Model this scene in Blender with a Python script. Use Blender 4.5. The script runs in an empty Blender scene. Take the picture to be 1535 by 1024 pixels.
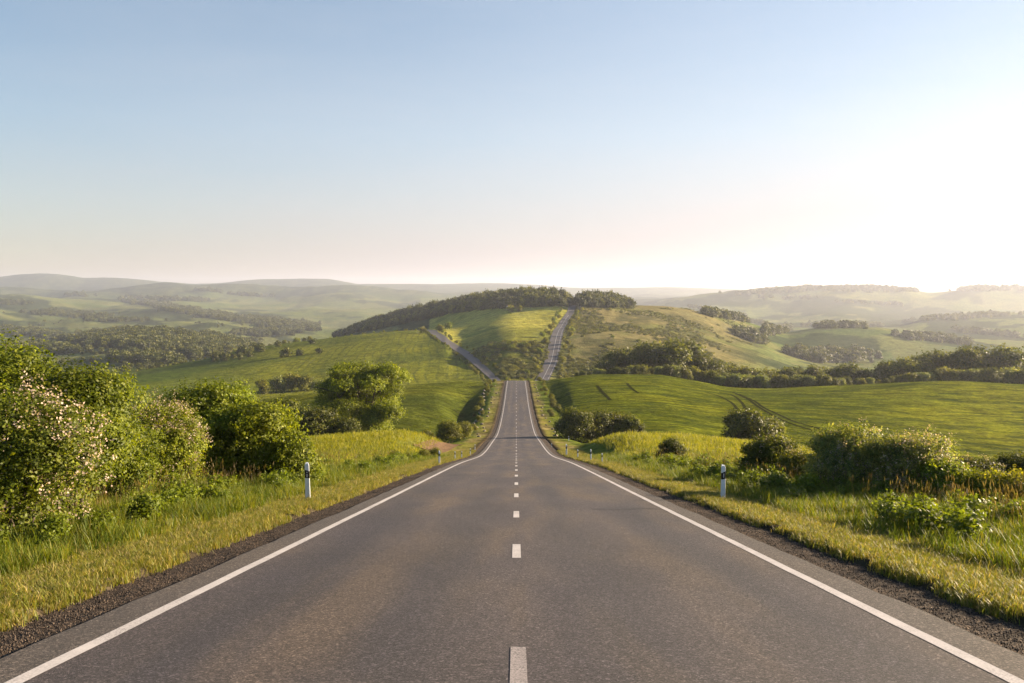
import bpy, math, random
import numpy as np
from math import radians, sin, cos, pi

S = bpy.context.scene
C = S.collection
# ------------------------------------------------------------------ camera, sky, sun, exposure
CX, YH, F = 774.0, 440.0, 1150.0          # forward axis and horizon of the 1535 px wide photograph, focal length in px
cam_d = bpy.data.cameras.new('camera')
cam = bpy.data.objects.new('camera', cam_d)
C.objects.link(cam)
cam.location = (0, 0, 0)
cam.rotation_euler = (radians(90), 0, 0)
cam_d.sensor_width = 36.0
cam_d.lens = 36.0 * F / 1535.0
cam_d.shift_x = -(CX - 767.5) / 1535.0
cam_d.shift_y = -(512.0 - YH) / 1535.0
cam_d.clip_start = 0.1
cam_d.clip_end = 60000
S.camera = cam

SUN_AZ, SUN_EL = radians(70), radians(14.5)   # azimuth clockwise from straight ahead (+Y)
VEIL, VEIL_H = 1.2, 0.35
VEIL_LOW, VEIL_HIGH = (2.85, 2.38, 2.2), (3.3, 3.45, 3.7)
world = bpy.data.worlds.new('World')
S.world = world
world.use_nodes = True
wn, wl = world.node_tree.nodes, world.node_tree.links
wn.clear()
wo = wn.new('ShaderNodeOutputWorld')
wb = wn.new('ShaderNodeBackground')
sky = wn.new('ShaderNodeTexSky')
sky.sky_type = 'NISHITA'
sky.sun_disc = False
sky.sun_elevation = SUN_EL
sky.sun_rotation = SUN_AZ
sky.altitude = 200
sky.air_density = 1.0
sky.dust_density = 0.3
sky.ozone_density = 1.0
wb.inputs['Strength'].default_value = 0.05
# thin high cloud: thicker towards the horizon, brighter towards the sun
def wmath(op, a, b=None, c=None):
    x = wn.new('ShaderNodeMath'); x.operation = op
    for i, v in enumerate((a, b, c)):
        if v is None: continue
        if isinstance(v, (int, float)): x.inputs[i].default_value = v
        else: wl.new(v, x.inputs[i])
    return x.outputs[0]
wtc = wn.new('ShaderNodeTexCoord')
wsep = wn.new('ShaderNodeSeparateXYZ'); wl.new(wtc.outputs['Generated'], wsep.inputs[0])
wdot = wn.new('ShaderNodeVectorMath'); wdot.operation = 'DOT_PRODUCT'; wl.new(wtc.outputs['Generated'], wdot.inputs[0])
wdot.inputs[1].default_value = (sin(SUN_AZ)*cos(SUN_EL), cos(SUN_AZ)*cos(SUN_EL), sin(SUN_EL))
wz = wmath('MAXIMUM', wsep.outputs[2], 0.0)
op_ = wmath('MULTIPLY', wmath('EXPONENT', wmath('MULTIPLY', wz, -1.0/VEIL_H)), VEIL)
# faint streaks of cirrus
wmp = wn.new('ShaderNodeMapping'); wmp.inputs['Scale'].default_value = (1.2, 1.2, 7.0); wmp.inputs['Rotation'].default_value = (0.15, 0.1, 0)
wl.new(wtc.outputs['Generated'], wmp.inputs['Vector'])
wno = wn.new('ShaderNodeTexNoise'); wno.inputs['Scale'].default_value = 1.6; wno.inputs['Detail'].default_value = 6; wno.inputs['Roughness'].default_value = 0.6; wno.inputs['Distortion'].default_value = 0.5
wl.new(wmp.outputs[0], wno.inputs['Vector'])
op_ = wmath('MULTIPLY', op_, wmath('MULTIPLY_ADD', wdot.outputs['Value'], 0.45, 0.78))
op_ = wmath('ADD', op_, wmath('MULTIPLY', wmath('SUBTRACT', wno.outputs[0], 0.45), 0.22))
opc = wn.new('ShaderNodeClamp'); wl.new(op_, opc.inputs[0])
gain = wmath('MULTIPLY_ADD', wdot.outputs['Value'], 0.24, 1.0)
vmix = wn.new('ShaderNodeMix'); vmix.data_type = 'RGBA'; vmix.inputs[6].default_value = VEIL_LOW + (1,); vmix.inputs[7].default_value = VEIL_HIGH + (1,)
vz = wn.new('ShaderNodeClamp'); wl.new(wmath('MULTIPLY', wz, 5.0), vz.inputs[0]); wl.new(vz.outputs[0], vmix.inputs[0])
vcol = wn.new('ShaderNodeVectorMath'); vcol.operation = 'SCALE'; wl.new(vmix.outputs[2], vcol.inputs[0]); wl.new(gain, vcol.inputs['Scale'])
veil = wn.new('ShaderNodeMix'); veil.data_type = 'RGBA'; veil.blend_type = 'MIX'
wl.new(opc.outputs[0], veil.inputs[0])
wl.new(vcol.outputs[0], veil.inputs[7])
hs = wn.new('ShaderNodeHueSaturation'); hs.inputs['Saturation'].default_value = 1.5; hs.inputs['Value'].default_value = 0.82; wl.new(sky.outputs[0], hs.inputs['Color'])
wl.new(hs.outputs[0], veil.inputs[6]); wl.new(veil.outputs[2], wb.inputs['Color'])
wl.new(wb.outputs[0], wo.inputs['Surface'])

sd = bpy.data.lights.new('sun', 'SUN')
sd.energy = 5.0
sd.angle = radians(0.7)
sd.color = (1.0, 0.79, 0.54)
sun = bpy.data.objects.new('sun', sd)
C.objects.link(sun)
sun.rotation_euler = (radians(90) - SUN_EL, 0, -SUN_AZ + pi)
sun.location = (60, 20, 60)

S.view_settings.view_transform = 'Standard'
S.view_settings.look = 'None'
S.view_settings.gamma = 1.0
S.view_settings.use_curve_mapping = False
S.view_settings.exposure = 2.1
S.render.engine = 'CYCLES'
S.cycles.volume_bounces = 2
S.cycles.max_bounces = 8
S.cycles.transparent_max_bounces = 8
S.cycles.use_denoising = True
S.cycles.sample_clamp_indirect = 6.0

HAZE_DENSITY = 0.000075
HAZE_COLOR = (0.80, 0.84, 1.0)
HAZE_ANISO = 0.42

# ------------------------------------------------------------------ numeric helpers
def pchip_slopes(x, y):
    """x, y: [L, P] arrays increasing in x along axis 0 -> monotone slopes"""
    h = np.diff(x, axis=0)
    d = np.diff(y, axis=0) / h
    m = np.zeros_like(y)
    if len(x) == 2:
        m[0] = d[0]; m[1] = d[0]
        return m
    a, b = d[:-1], d[1:]
    w1 = 2 * h[1:] + h[:-1]
    w2 = h[1:] + 2 * h[:-1]
    with np.errstate(divide='ignore', invalid='ignore'):
        hm = (w1 + w2) / (w1 / a + w2 / b)
    m[1:-1] = np.where(a * b > 0, hm, 0.0)
    m[0] = d[0]
    m[-1] = d[-1]
    return m

def pchip1(xs, ys, q):
    x = np.array(xs, float)[:, None]; y = np.array(ys, float)[:, None]
    m = pchip_slopes(x, y)[:, 0]; x = x[:, 0]; y = y[:, 0]
    q = np.asarray(q, float)
    i = np.clip(np.searchsorted(x, q, side='right') - 1, 0, len(x) - 2)
    h = x[i + 1] - x[i]
    t = np.clip((q - x[i]) / h, 0, 1)
    r = (2*t**3 - 3*t**2 + 1)*y[i] + (t**3 - 2*t**2 + t)*h*m[i] + (-2*t**3 + 3*t**2)*y[i+1] + (t**3 - t**2)*h*m[i+1]
    return r

def hash2(ix, iy, seed):
    n = (ix.astype(np.int64) * 374761393 + iy.astype(np.int64) * 668265263 + seed * 1274126177) & 0xffffffff
    n = ((n ^ (n >> 13)) * 1274126177) & 0xffffffff
    return ((n ^ (n >> 16)) & 0xffff) / 65535.0

def vnoise(x, y, seed=0):
    x = np.asarray(x, float); y = np.asarray(y, float)
    ix = np.floor(x); iy = np.floor(y)
    fx = x - ix; fy = y - iy
    fx = fx*fx*(3 - 2*fx); fy = fy*fy*(3 - 2*fy)
    a = hash2(ix, iy, seed); b = hash2(ix+1, iy, seed); c = hash2(ix, iy+1, seed); d = hash2(ix+1, iy+1, seed)
    return (a*(1-fx) + b*fx)*(1-fy) + (c*(1-fx) + d*fx)*fy

def fbm(x, y, seed=0, oct=4):
    s = 0; a = 0.5; t = 0
    x = np.asarray(x, float); y = np.asarray(y, float)
    for k in range(oct):
        s = s + a * vnoise(x + 17.3*k, y - 9.1*k, seed + k); t += a
        x = x * 2.03 + 0.21*y; y = y * 2.03 - 0.21*x*0.5; a *= 0.5
    return s / t

def sstep(a, b, x):
    t = np.clip((np.asarray(x, float) - a) / (b - a), 0, 1)
    return t*t*(3 - 2*t)

def lerp(a, b, t):
    return a + (b - a) * t

# ------------------------------------------------------------------ the lie of the land
ROAD_Y = [45, 82, 110, 152, 187, 223, 270, 310, 330, 360, 390, 430]
ROAD_H = [-10.05, -17.1, -21.4, -27.3, -30.3, -32.3, -33.7, -35.3, -37.9, -42.5, -46.5, -49.5]
def road_h(Y):
    Y = np.asarray(Y, float)
    xs = [-200, 0, 20] + ROAD_Y + [800]
    ys = [-1.726 + 0.185*200, -1.726, -1.726 - 0.185*20] + ROAD_H + [-60]
    return pchip1(xs, ys, Y)

PXG = np.arange(-1600, 3101, 4.0)
def K(s):
    v = [float(t) for t in s.replace(':', ' ').split()]
    return v[0::2], v[1::2]
# each ridge or hollow across the valley: distance, then how high it stands, from left to right
LAYERS = [
 ('0:60 1:60',  '-1600:690 600:687 774:687 950:687 3100:690'),
 ('-1600:95 3100:95', '-1600:700 0:680 300:666 465:657 600:648 650:648 690:660 740:672 800:672 835:664 875:650 1000:652 1110:662 1200:672 1350:692 1535:708 1900:722 3100:730'),
 ('-1600:127 3100:127', '-1600:710 0:690 300:685 450:672 600:668 700:672 774:664 830:672 1000:670 1110:682 1200:692 1350:708 1535:722 1900:735 3100:740'),
 ('-1600:165 3100:165', '-1600:680 0:655 300:648 450:640 600:636 700:650 774:643 830:650 900:640 1000:640 1100:654 1300:672 1535:694 1900:705 3100:705'),
 ('-1600:220 3100:220', '-1600:650 0:640 300:625 450:613 600:604 650:606 715:630 774:606 820:612 860:600 950:594 1100:607 1300:612 1535:626 1900:640 3100:640'),
 ('-1600:300 700:300 850:300 1100:285 1535:275 3100:275', '-1600:640 0:625 180:612 390:597 500:585 600:577 690:574 735:577 774:571 800:571 830:569 900:562 970:562 1040:571 1100:581 1150:583 1220:580 1300:578 1400:575 1535:580 1900:590 3100:600'),
 ('-1600:380 3100:380', '-1600:640 0:625 180:618 390:604 600:592 690:588 774:590 850:592 970:590 1100:600 1300:600 1535:600 1900:610 3100:620'),
 ('-1600:460 3100:460', '-1600:600 0:590 200:588 400:588 600:579 735:574 774:571 815:571 860:574 950:582 1100:595 1300:598 1535:598 1900:600 3100:610'),
 ('-1600:700 180:700 300:740 500:800 640:820 774:620 850:620 1000:640 1535:700 3100:700', '-1600:580 0:570 120:570 180:562 300:541 400:520 500:507 570:499 620:495 660:494 700:500 774:507 850:508 900:507 1000:515 1100:535 1200:560 1535:565 3100:570'),
 ('-1600:950 640:950 774:780 850:780 1000:820 1200:950 3100:950', '-1600:560 0:550 200:546 300:548 400:540 500:526 570:514 620:504 660:490 700:480 774:479 850:480 950:481 1050:495 1120:512 1250:545 1400:550 1535:550 3100:550'),
 ('-1600:1500 300:1500 480:1350 640:1250 774:1050 860:950 950:1000 1050:1050 1180:1250 1400:1300 3100:1300', '-1600:520 -100:512 0:510 60:513 150:503 220:497 300:503 350:512 400:524 480:512 560:484 640:463 700:451 750:445 800:442 840:445 860:454 880:448 910:449 945:457 1000:460 1050:468 1120:484 1180:499 1210:494 1240:491 1310:491 1350:496 1450:512 1535:518 1900:530 3100:520'),
 ('-1600:1750 480:1750 860:1350 1100:1500 3100:1700', '-1600:530 0:513 150:511 220:509 300:511 400:520 480:522 560:512 640:500 774:490 860:490 950:490 1050:494 1120:496 1240:505 1350:505 1535:506 3100:510'),
 ('-1600:2300 3100:2300', '-1600:500 0:490 200:491 300:487 400:492 500:498 640:492 860:480 1000:474 1060:478 1120:484 1240:484 1350:484 1380:478 1420:475 1480:471 1535:469 1700:466 3100:480'),
 ('-1600:3000 3100:3000', '-1600:480 0:472 150:468 300:474 420:480 520:484 640:480 860:470 1000:466 1120:468 1240:470 1350:478 1535:484 1900:480 3100:480'),
 ('-1600:4200 3100:4200', '-1600:460 0:449 150:452 250:456 350:462 450:462 520:466 640:460 860:462 940:464 990:457 1060:445 1120:436 1160:432 1200:430 1280:428 1350:430 1400:434 1430:431 1460:427 1535:428 1900:430 3100:440'),
 ('-1600:5000 3100:5000', '-1600:450 0:447 250:452 450:452 640:452 860:455 1060:452 1200:448 1535:448 3100:448'),
 ('-1600:6200 3100:6200', '-1600:428 0:428 100:430 250:429 400:431 500:432 640:434 750:437 860:440 1060:445 1200:445 1535:440 3100:440'),
 ('-1600:7000 3100:7000', '-1600:440 0:440 640:441 1060:447 3100:446'),
 ('-1600:9000 3100:9000', '-1600:418 -200:420 0:416 30:413 65:411.5 100:414 130:418 170:417 210:420 260:424 320:426 370:422 440:419 490:418 520:422 540:425 640:424 720:424 800:427 880:431 960:431 1060:434 1200:436 1535:436 3100:430'),
 ('-1600:12000 3100:12000', '-1600:446 3100:446'),
]
LD, LHt = [], []
for dspec, yspec in LAYERS:
    dx, dv = K(dspec); yx, yv = K(yspec)
    d = np.full_like(PXG, 60.0) if dspec.startswith('0:60') else pchip1(dx, dv, PXG)
    py = pchip1(yx, yv, np.clip(PXG, yx[0], yx[-1]))
    LD.append(d); LHt.append(-(py - YH) / F * d)
LD = np.log(np.array(LD)); LHt = np.array(LHt)
LM = pchip_slopes(LD, LHt)
def far_h(px, Y):
    px = np.clip(px, PXG[0], PXG[-1] - 4.001)
    fi = (px - PXG[0]) / 4.0
    i0 = np.floor(fi).astype(int); fr = fi - i0
    ly = np.log(np.maximum(Y, 5.0))
    out = 0
    for j, w in ((i0, 1 - fr), (i0 + 1, fr)):
        k = np.zeros(j.shape, int)
        for L in range(1, LD.shape[0] - 1):
            k += (ly >= LD[L, j])
        x0 = LD[k, j]; x1 = LD[k+1, j]; h = x1 - x0
        t = np.clip((ly - x0) / h, 0, 1)
        v = (2*t**3 - 3*t**2 + 1)*LHt[k, j] + (t**3 - 2*t**2 + t)*h*LM[k, j] + (-2*t**3 + 3*t**2)*LHt[k+1, j] + (t**3 - t**2)*h*LM[k+1, j]
        out = out + v * w
    return out

def ground_h(X, Y):
    X = np.asarray(X, float); Y = np.asarray(Y, float)
    Yp = np.maximum(Y, 1.0)
    rh = road_h(np.clip(Y, -190, 700))
    ax = np.abs(X)
    side = -0.10*sstep(4.6, 7, ax) + np.where(X < 0, -0.018, -0.05)*np.maximum(ax - 9, 0)
    side = side + (fbm(X/3.1, Y/3.1, 5, 3) - 0.5) * 0.35 * sstep(6, 11, ax)
    near = rh + side
    far = far_h(CX + F * X / np.maximum(Yp, 20), np.maximum(Y, 20))
    amp = np.clip((Yp - 60) / 500, 0, 1)
    lY = np.log(Yp)
    far = far + (fbm(X/60, Y/60, 11, 4) - 0.5) * 3.0 * amp * (Yp < 1200) + (fbm(X/Yp*9 + 3, lY*5.5, 21, 5) - 0.5) * 0.020 * Yp * sstep(1300, 2600, Yp) * (1 - 0.7*sstep(7200, 8600, Yp))
    h = lerp(near, far, sstep(48, 92, Y))
    w = (1 - sstep(7.5, 13 + 0.02*np.maximum(Y-50, 0), ax)) * (1 - sstep(318, 350, Y))
    h = lerp(h, rh - 0.10*sstep(4.6, 7, ax), w)
    h = h - 0.35 * (1 - sstep(4.45, 4.95, ax)) * (1 - sstep(326, 345, Y))
    return h

cols = np.concatenate([np.arange(-1500, -100, 14), np.arange(-100, 690, 3.5), np.arange(690, 862, 1.7), np.arange(862, 1640, 3.5), np.arange(1640, 3001, 14)])
SC = (cols - CX) / F
rows = np.concatenate([np.arange(-60, 3, 1.5), 3 * 1.0165 ** np.arange(0, 560)])
rows = rows[rows < 12500]
def sfac(Y):
    return np.sqrt(np.maximum(Y, 0)**2 + 18.0**2) * np.where(Y < 0, 1, 1)
GY = np.repeat(rows[:, None], len(SC), 1)
GX = SC[None, :] * sfac(GY)
GH = ground_h(GX, GY)
def HG(X, Y):
    X = np.asarray(X, float); Y = np.asarray(Y, float)
    s = X / sfac(Y)
    fi = np.interp(s, SC, np.arange(len(SC))); fj = np.interp(Y, rows, np.arange(len(rows)))
    i = np.clip(fi.astype(int), 0, len(SC)-2); j = np.clip(fj.astype(int), 0, len(rows)-2)
    u = fi - i; v = fj - j
    return (GH[j, i]*(1-u) + GH[j, i+1]*u)*(1-v) + (GH[j+1, i]*(1-u) + GH[j+1, i+1]*u)*v
def PYof(X, Y):
    return YH - F * HG(X, Y) / Y
def at(px, Y):
    """the spot on the ground in direction px at distance Y"""
    X = (px - CX) / F * Y
    return X, Y, float(HG(X, Y))
def hit(px, py, y0, y1):
    Ys = np.exp(np.linspace(math.log(y0), math.log(y1), 900))
    X = (px - CX) / F * Ys
    g = HG(X, Ys) - (-(py - YH) / F * Ys)
    k = np.argmax(g >= 0)
    if g[k] < 0: k = int(np.argmax(g))
    return X[k], Ys[k], float(HG(X[k], Ys[k]))

# ------------------------------------------------------------------ objects helpers
def tag(o, label=None, cat=None, group=None, kind=None):
    if label: o['label'] = label
    if cat: o['category'] = cat
    if group: o['group'] = group
    if kind: o['kind'] = kind
    return o
def mesh_from(name, V, faces=None, quads=None, tris=None, cols=None, mats=(), smooth=False):
    me = bpy.data.meshes.new(name)
    V = np.asarray(V, np.float32)
    if faces is not None:
        me.from_pydata([tuple(v) for v in V.tolist()], [], faces)
    else:
        idx = []; starts = []; n = 0
        if quads is not None and len(quads):
            q = np.asarray(quads, np.int32); idx.append(q.ravel()); starts.append(n + 4*np.arange(len(q))); n += 4*len(q)
        if tris is not None and len(tris):
            q = np.asarray(tris, np.int32); idx.append(q.ravel()); starts.append(n + 3*np.arange(len(q))); n += 3*len(q)
        me.vertices.add(len(V)); me.vertices.foreach_set('co', V.ravel())
        idx = np.concatenate(idx).astype(np.int32); starts = np.concatenate(starts).astype(np.int32)
        me.loops.add(len(idx)); me.loops.foreach_set('vertex_index', idx)
        me.polygons.add(len(starts)); me.polygons.foreach_set('loop_start', starts)
        me.update(calc_edges=True)
    if cols is not None:
        a = me.attributes.new('Col', 'FLOAT_COLOR', 'POINT')
        c = np.ones((len(V), 4), np.float32); c[:, :3] = cols
        a.data.foreach_set('color', c.ravel())
    for m in mats: me.materials.append(m)
    if smooth:
        me.polygons.foreach_set('use_smooth', np.ones(len(me.polygons), bool))
    me.update()
    return me
def link(name, me, parent=None, loc=(0,0,0), rz=0, scale=1):
    o = bpy.data.objects.new(name, me); C.objects.link(o)
    o.location = loc; o.rotation_euler = (0, 0, rz)
    o.scale = (scale,)*3 if not hasattr(scale, '__len__') else scale
    if parent: o.parent = parent
    return o
def empty(name, loc=(0,0,0), rz=0, scale=1):
    return link(name, None, None, loc, rz, scale)
def copy_tree(o, parent=None):
    c = o.copy(); C.objects.link(c); c.parent = parent
    for ch in list(o.children): copy_tree(ch, c)
    return c

# ------------------------------------------------------------------ materials
def new_mat(name):
    m = bpy.data.materials.new(name); m.use_nodes = True
    n = m.node_tree.nodes; n.clear()
    return m, n, m.node_tree.links
def N(n, t, **kw):
    x = n.new(t)
    for k, v in kw.items():
        if k in x.inputs: x.inputs[k].default_value = v
        else: setattr(x, k, v)
    return x
def mixc(n, l, a, b, fac, mode='MIX'):
    x = n.new('ShaderNodeMix'); x.data_type = 'RGBA'; x.blend_type = mode
    for i, v in ((6, a), (7, b)):
        if isinstance(v, tuple): x.inputs[i].default_value = v + (1,)
        else: l.new(v, x.inputs[i])
    if isinstance(fac, (int, float)): x.inputs[0].default_value = fac
    else: l.new(fac, x.inputs[0])
    return x.outputs[2]
def mathn(n, l, op, a, b=None, c=None):
    x = n.new('ShaderNodeMath'); x.operation = op
    for i, v in enumerate((a, b, c)):
        if v is None: continue
        if isinstance(v, (int, float)): x.inputs[i].default_value = v
        else: l.new(v, x.inputs[i])
    return x.outputs[0]
def ramp(n, l, fac, stops):
    x = n.new('ShaderNodeValToRGB')
    while len(x.color_ramp.elements) < len(stops): x.color_ramp.elements.new(0.5)
    for e, (p, c) in zip(x.color_ramp.elements, stops):
        e.position = p; e.color = (c if isinstance(c, tuple) else (c, c, c)) + (1,)
    l.new(fac, x.inputs[0])
    return x.outputs[0]
def noise(n, l, vec, scale, detail=4, rough=0.55, dist=0.0):
    x = n.new('ShaderNodeTexNoise'); x.inputs['Scale'].default_value = scale
    x.inputs['Detail'].default_value = detail; x.inputs['Roughness'].default_value = rough
    x.inputs['Distortion'].default_value = dist
    if vec is not None: l.new(vec, x.inputs['Vector'])
    return x.outputs[0]
def mapping(n, l, vec, scale=(1,1,1), rot=(0,0,0)):
    x = n.new('ShaderNodeMapping'); x.inputs['Scale'].default_value = scale; x.inputs['Rotation'].default_value = rot
    l.new(vec, x.inputs['Vector']); return x.outputs[0]

def ground_mat():
    m, n, l = new_mat('ground_cover')
    out = N(n, 'ShaderNodeOutputMaterial'); b = N(n, 'ShaderNodeBsdfPrincipled')
    b.inputs['Roughness'].default_value = 1.0; b.inputs['Specular IOR Level'].default_value = 0.0
    tc = N(n, 'ShaderNodeTexCoord'); P = tc.outputs['Object']
    col = N(n, 'ShaderNodeAttribute', attribute_name='Col').outputs['Color']
    rw = N(n, 'ShaderNodeAttribute', attribute_name='rows').outputs['Fac']
    st = N(n, 'ShaderNodeAttribute', attribute_name='streaks').outputs['Fac']
    n1 = noise(n, l, P, 0.9, 5, 0.65); n2 = noise(n, l, P, 0.13, 5, 0.6); n3 = noise(n, l, P, 0.02, 4, 0.6)
    v1 = ramp(n, l, n1, [(0.3, 0.5), (0.7, 1.5)])
    v2 = ramp(n, l, n2, [(0.3, 0.62), (0.7, 1.38)])
    v3 = ramp(n, l, n3, [(0.3, (0.82, 0.88, 0.9)), (0.7, (1.2, 1.14, 1.0))])
    c = mixc(n, l, col, v1, 1.0, 'MULTIPLY'); c = mixc(n, l, c, v2, 1.0, 'MULTIPLY'); c = mixc(n, l, c, v3, 1.0, 'MULTIPLY')
    # drilled rows running up the slope
    wob = noise(n, l, P, 0.010, 2, 0.4)
    sep = N(n, 'ShaderNodeSeparateXYZ'); l.new(P, sep.inputs[0])
    xx = mathn(n, l, 'ADD', sep.outputs[0], mathn(n, l, 'MULTIPLY', wob, 22.0))
    xx = mathn(n, l, 'ADD', xx, mathn(n, l, 'MULTIPLY', sep.outputs[1], 0.10))
    s1 = mathn(n, l, 'SINE', mathn(n, l, 'MULTIPLY', xx, 2*pi/6.0))
    s2 = mathn(n, l, 'POWER', mathn(n, l, 'MULTIPLY_ADD', s1, 0.5, 0.5), 7.0)
    pr = ramp(n, l, noise(n, l, P, 0.02, 4, 0.7), [(0.36, 0.15), (0.58, 1.0)])
    f = mathn(n, l, 'MULTIPLY', mathn(n, l, 'MULTIPLY', s2, pr), mathn(n, l, 'MULTIPLY', rw, 0.5))
    c = mixc(n, l, c, (0.03, 0.05, 0.015), f)
    # long wind-combed streaks in the crop
    Q = mapping(n, l, P, (0.06, 0.26, 0.1), (0, 0, radians(16)))
    q1 = noise(n, l, Q, 1.0, 6, 0.72, 0.6)
    sf = ramp(n, l, q1, [(0.40, 1.0), (0.54, 0.0)])
    sfm = mathn(n, l, 'MULTIPLY', mathn(n, l, 'MULTIPLY', sf, st), 0.75)
    c = mixc(n, l, c, (0.022, 0.038, 0.008), sfm)
    l.new(c, b.inputs['Base Color'])
    hsum = mathn(n, l, 'ADD', mathn(n, l, 'MULTIPLY', n1, 0.35), mathn(n, l, 'MULTIPLY', n2, 1.6))
    hsum = mathn(n, l, 'SUBTRACT', hsum, mathn(n, l, 'MULTIPLY', sfm, 0.5))
    bp = N(n, 'ShaderNodeBump'); bp.inputs['Strength'].default_value = 0.8; bp.inputs['Distance'].default_value = 1.0
    l.new(hsum, bp.inputs['Height']); l.new(bp.outputs[0], b.inputs['Normal'])
    l.new(b.outputs[0], out.inputs[0])
    return m

def asphalt_mat(name='asphalt', far=False):
    m, n, l = new_mat(name)
    out = N(n, 'ShaderNodeOutputMaterial'); b = N(n, 'ShaderNodeBsdfPrincipled')
    b.inputs['Roughness'].default_value = 0.78; b.inputs['Specular IOR Level'].default_value = 0.35
    P = N(n, 'ShaderNodeTexCoord').outputs['Object']
    if far:
        c = ramp(n, l, noise(n, l, P, 0.15, 4), [(0.3, (0.055, 0.048, 0.05)), (0.7, (0.08, 0.07, 0.068))])
        l.new(c, b.inputs['Base Color']); l.new(b.outputs[0], out.inputs[0]); return m
    # broad bands along the road: cool grey with brown tyre-polished tracks
    Q = mapping(n, l, P, (0.9, 0.02, 1)); big = noise(n, l, Q, 1.0, 3, 0.5, 0.3)
    Q2 = mapping(n, l, P, (0.5, 0.2, 1)); patch = noise(n, l, Q2, 0.8, 5, 0.6)
    c = ramp(n, l, big, [(0.34, (0.034, 0.030, 0.035)), (0.50, (0.043, 0.037, 0.039)), (0.66, (0.062, 0.049, 0.041))])
    c = mixc(n, l, c, ramp(n, l, patch, [(0.3, 0.80), (0.7, 1.20)]), 1.0, 'MULTIPLY')
    sep = N(n, 'ShaderNodeSeparateXYZ'); l.new(P, sep.inputs[0])
    ax = mathn(n, l, 'ABSOLUTE', sep.outputs[0])
    # four wheel tracks, polished darker, with a lighter strip between
    wv = noise(n, l, mapping(n, l, P, (0.15, 0.05, 1)), 1.0, 2, 0.5)
    axw = mathn(n, l, 'ADD', ax, mathn(n, l, 'MULTIPLY_ADD', wv, 0.5, -0.25))
    tr = mathn(n, l, 'COSINE', mathn(n, l, 'MULTIPLY_ADD', axw, 2*pi/1.7, -2*pi*0.95/1.7))
    c = mixc(n, l, c, ramp(n, l, mathn(n, l, 'MULTIPLY_ADD', tr, 0.5, 0.5), [(0.0, (1.16, 1.10, 1.04)), (1.0, (0.82, 0.82, 0.85))]), 0.9, 'MULTIPLY')
    edge = mathn(n, l, 'GREATER_THAN', ax, 3.56)
    c = mixc(n, l, c, (0.066, 0.056, 0.047), mathn(n, l, 'MULTIPLY', edge, 0.6))
    # aggregate
    vo = N(n, 'ShaderNodeTexVoronoi'); vo.inputs['Scale'].default_value = 75; l.new(P, vo.inputs['Vector'])
    vs = N(n, 'ShaderNodeSeparateColor'); l.new(vo.outputs['Color'], vs.inputs[0])
    st = ramp(n, l, vs.outputs[0], [(0.0, 0.35), (0.5, 0.85), (0.84, 1.35), (1.0, 3.0)])
    c = mixc(n, l, c, st, 0.85, 'MULTIPLY')
    fn = noise(n, l, P, 160, 3, 0.7)
    c = mixc(n, l, c, ramp(n, l, fn, [(0.3, 0.75), (0.7, 1.28)]), 0.8, 'MULTIPLY')
    vt = N(n, 'ShaderNodeTexVoronoi'); vt.inputs['Scale'].default_value = 30; l.new(P, vt.inputs['Vector'])
    vts = N(n, 'ShaderNodeSeparateColor'); l.new(vt.outputs['Color'], vts.inputs[0])
    c = mixc(n, l, c, ramp(n, l, vts.outputs[1], [(0.0, 0.78), (1.0, 1.22)]), 1.0, 'MULTIPLY')
    l.new(c, b.inputs['Base Color'])
    bp = N(n, 'ShaderNodeBump'); bp.inputs['Strength'].default_value = 0.8; bp.inputs['Distance'].default_value = 0.010
    hh = mathn(n, l, 'ADD', vs.outputs[0], fn)
    l.new(hh, bp.inputs['Height']); l.new(bp.outputs[0], b.inputs['Normal'])
    l.new(b.outputs[0], out.inputs[0])
    return m

def paint_mat(name, c0, worn=0.25):
    m, n, l = new_mat(name)
    out = N(n, 'ShaderNodeOutputMaterial'); b = N(n, 'ShaderNodeBsdfPrincipled')
    b.inputs['Roughness'].default_value = 0.6
    P = N(n, 'ShaderNodeTexCoord').outputs['Object']
    a = noise(n, l, P, 55, 4, 0.75)
    a2 = noise(n, l, P, 1.3, 3, 0.6)
    w = mathn(n, l, 'MULTIPLY', ramp(n, l, a, [(0.46, 0.0), (0.62, 1.0)]), ramp(n, l, a2, [(0.35, worn*0.4), (0.7, worn*2.4)]))
    c = mixc(n, l, c0, (0.09, 0.08, 0.075), w)
    c = mixc(n, l, c, ramp(n, l, noise(n, l, P, 4, 3), [(0.3, 0.88), (0.7, 1.05)]), 1.0, 'MULTIPLY')
    l.new(c, b.inputs['Base Color'])
    bp = N(n, 'ShaderNodeBump'); bp.inputs['Strength'].default_value = 0.4; bp.inputs['Distance'].default_value = 0.003
    l.new(a, bp.inputs['Height']); l.new(bp.outputs[0], b.inputs['Normal'])
    l.new(b.outputs[0], out.inputs[0])
    return m

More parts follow.
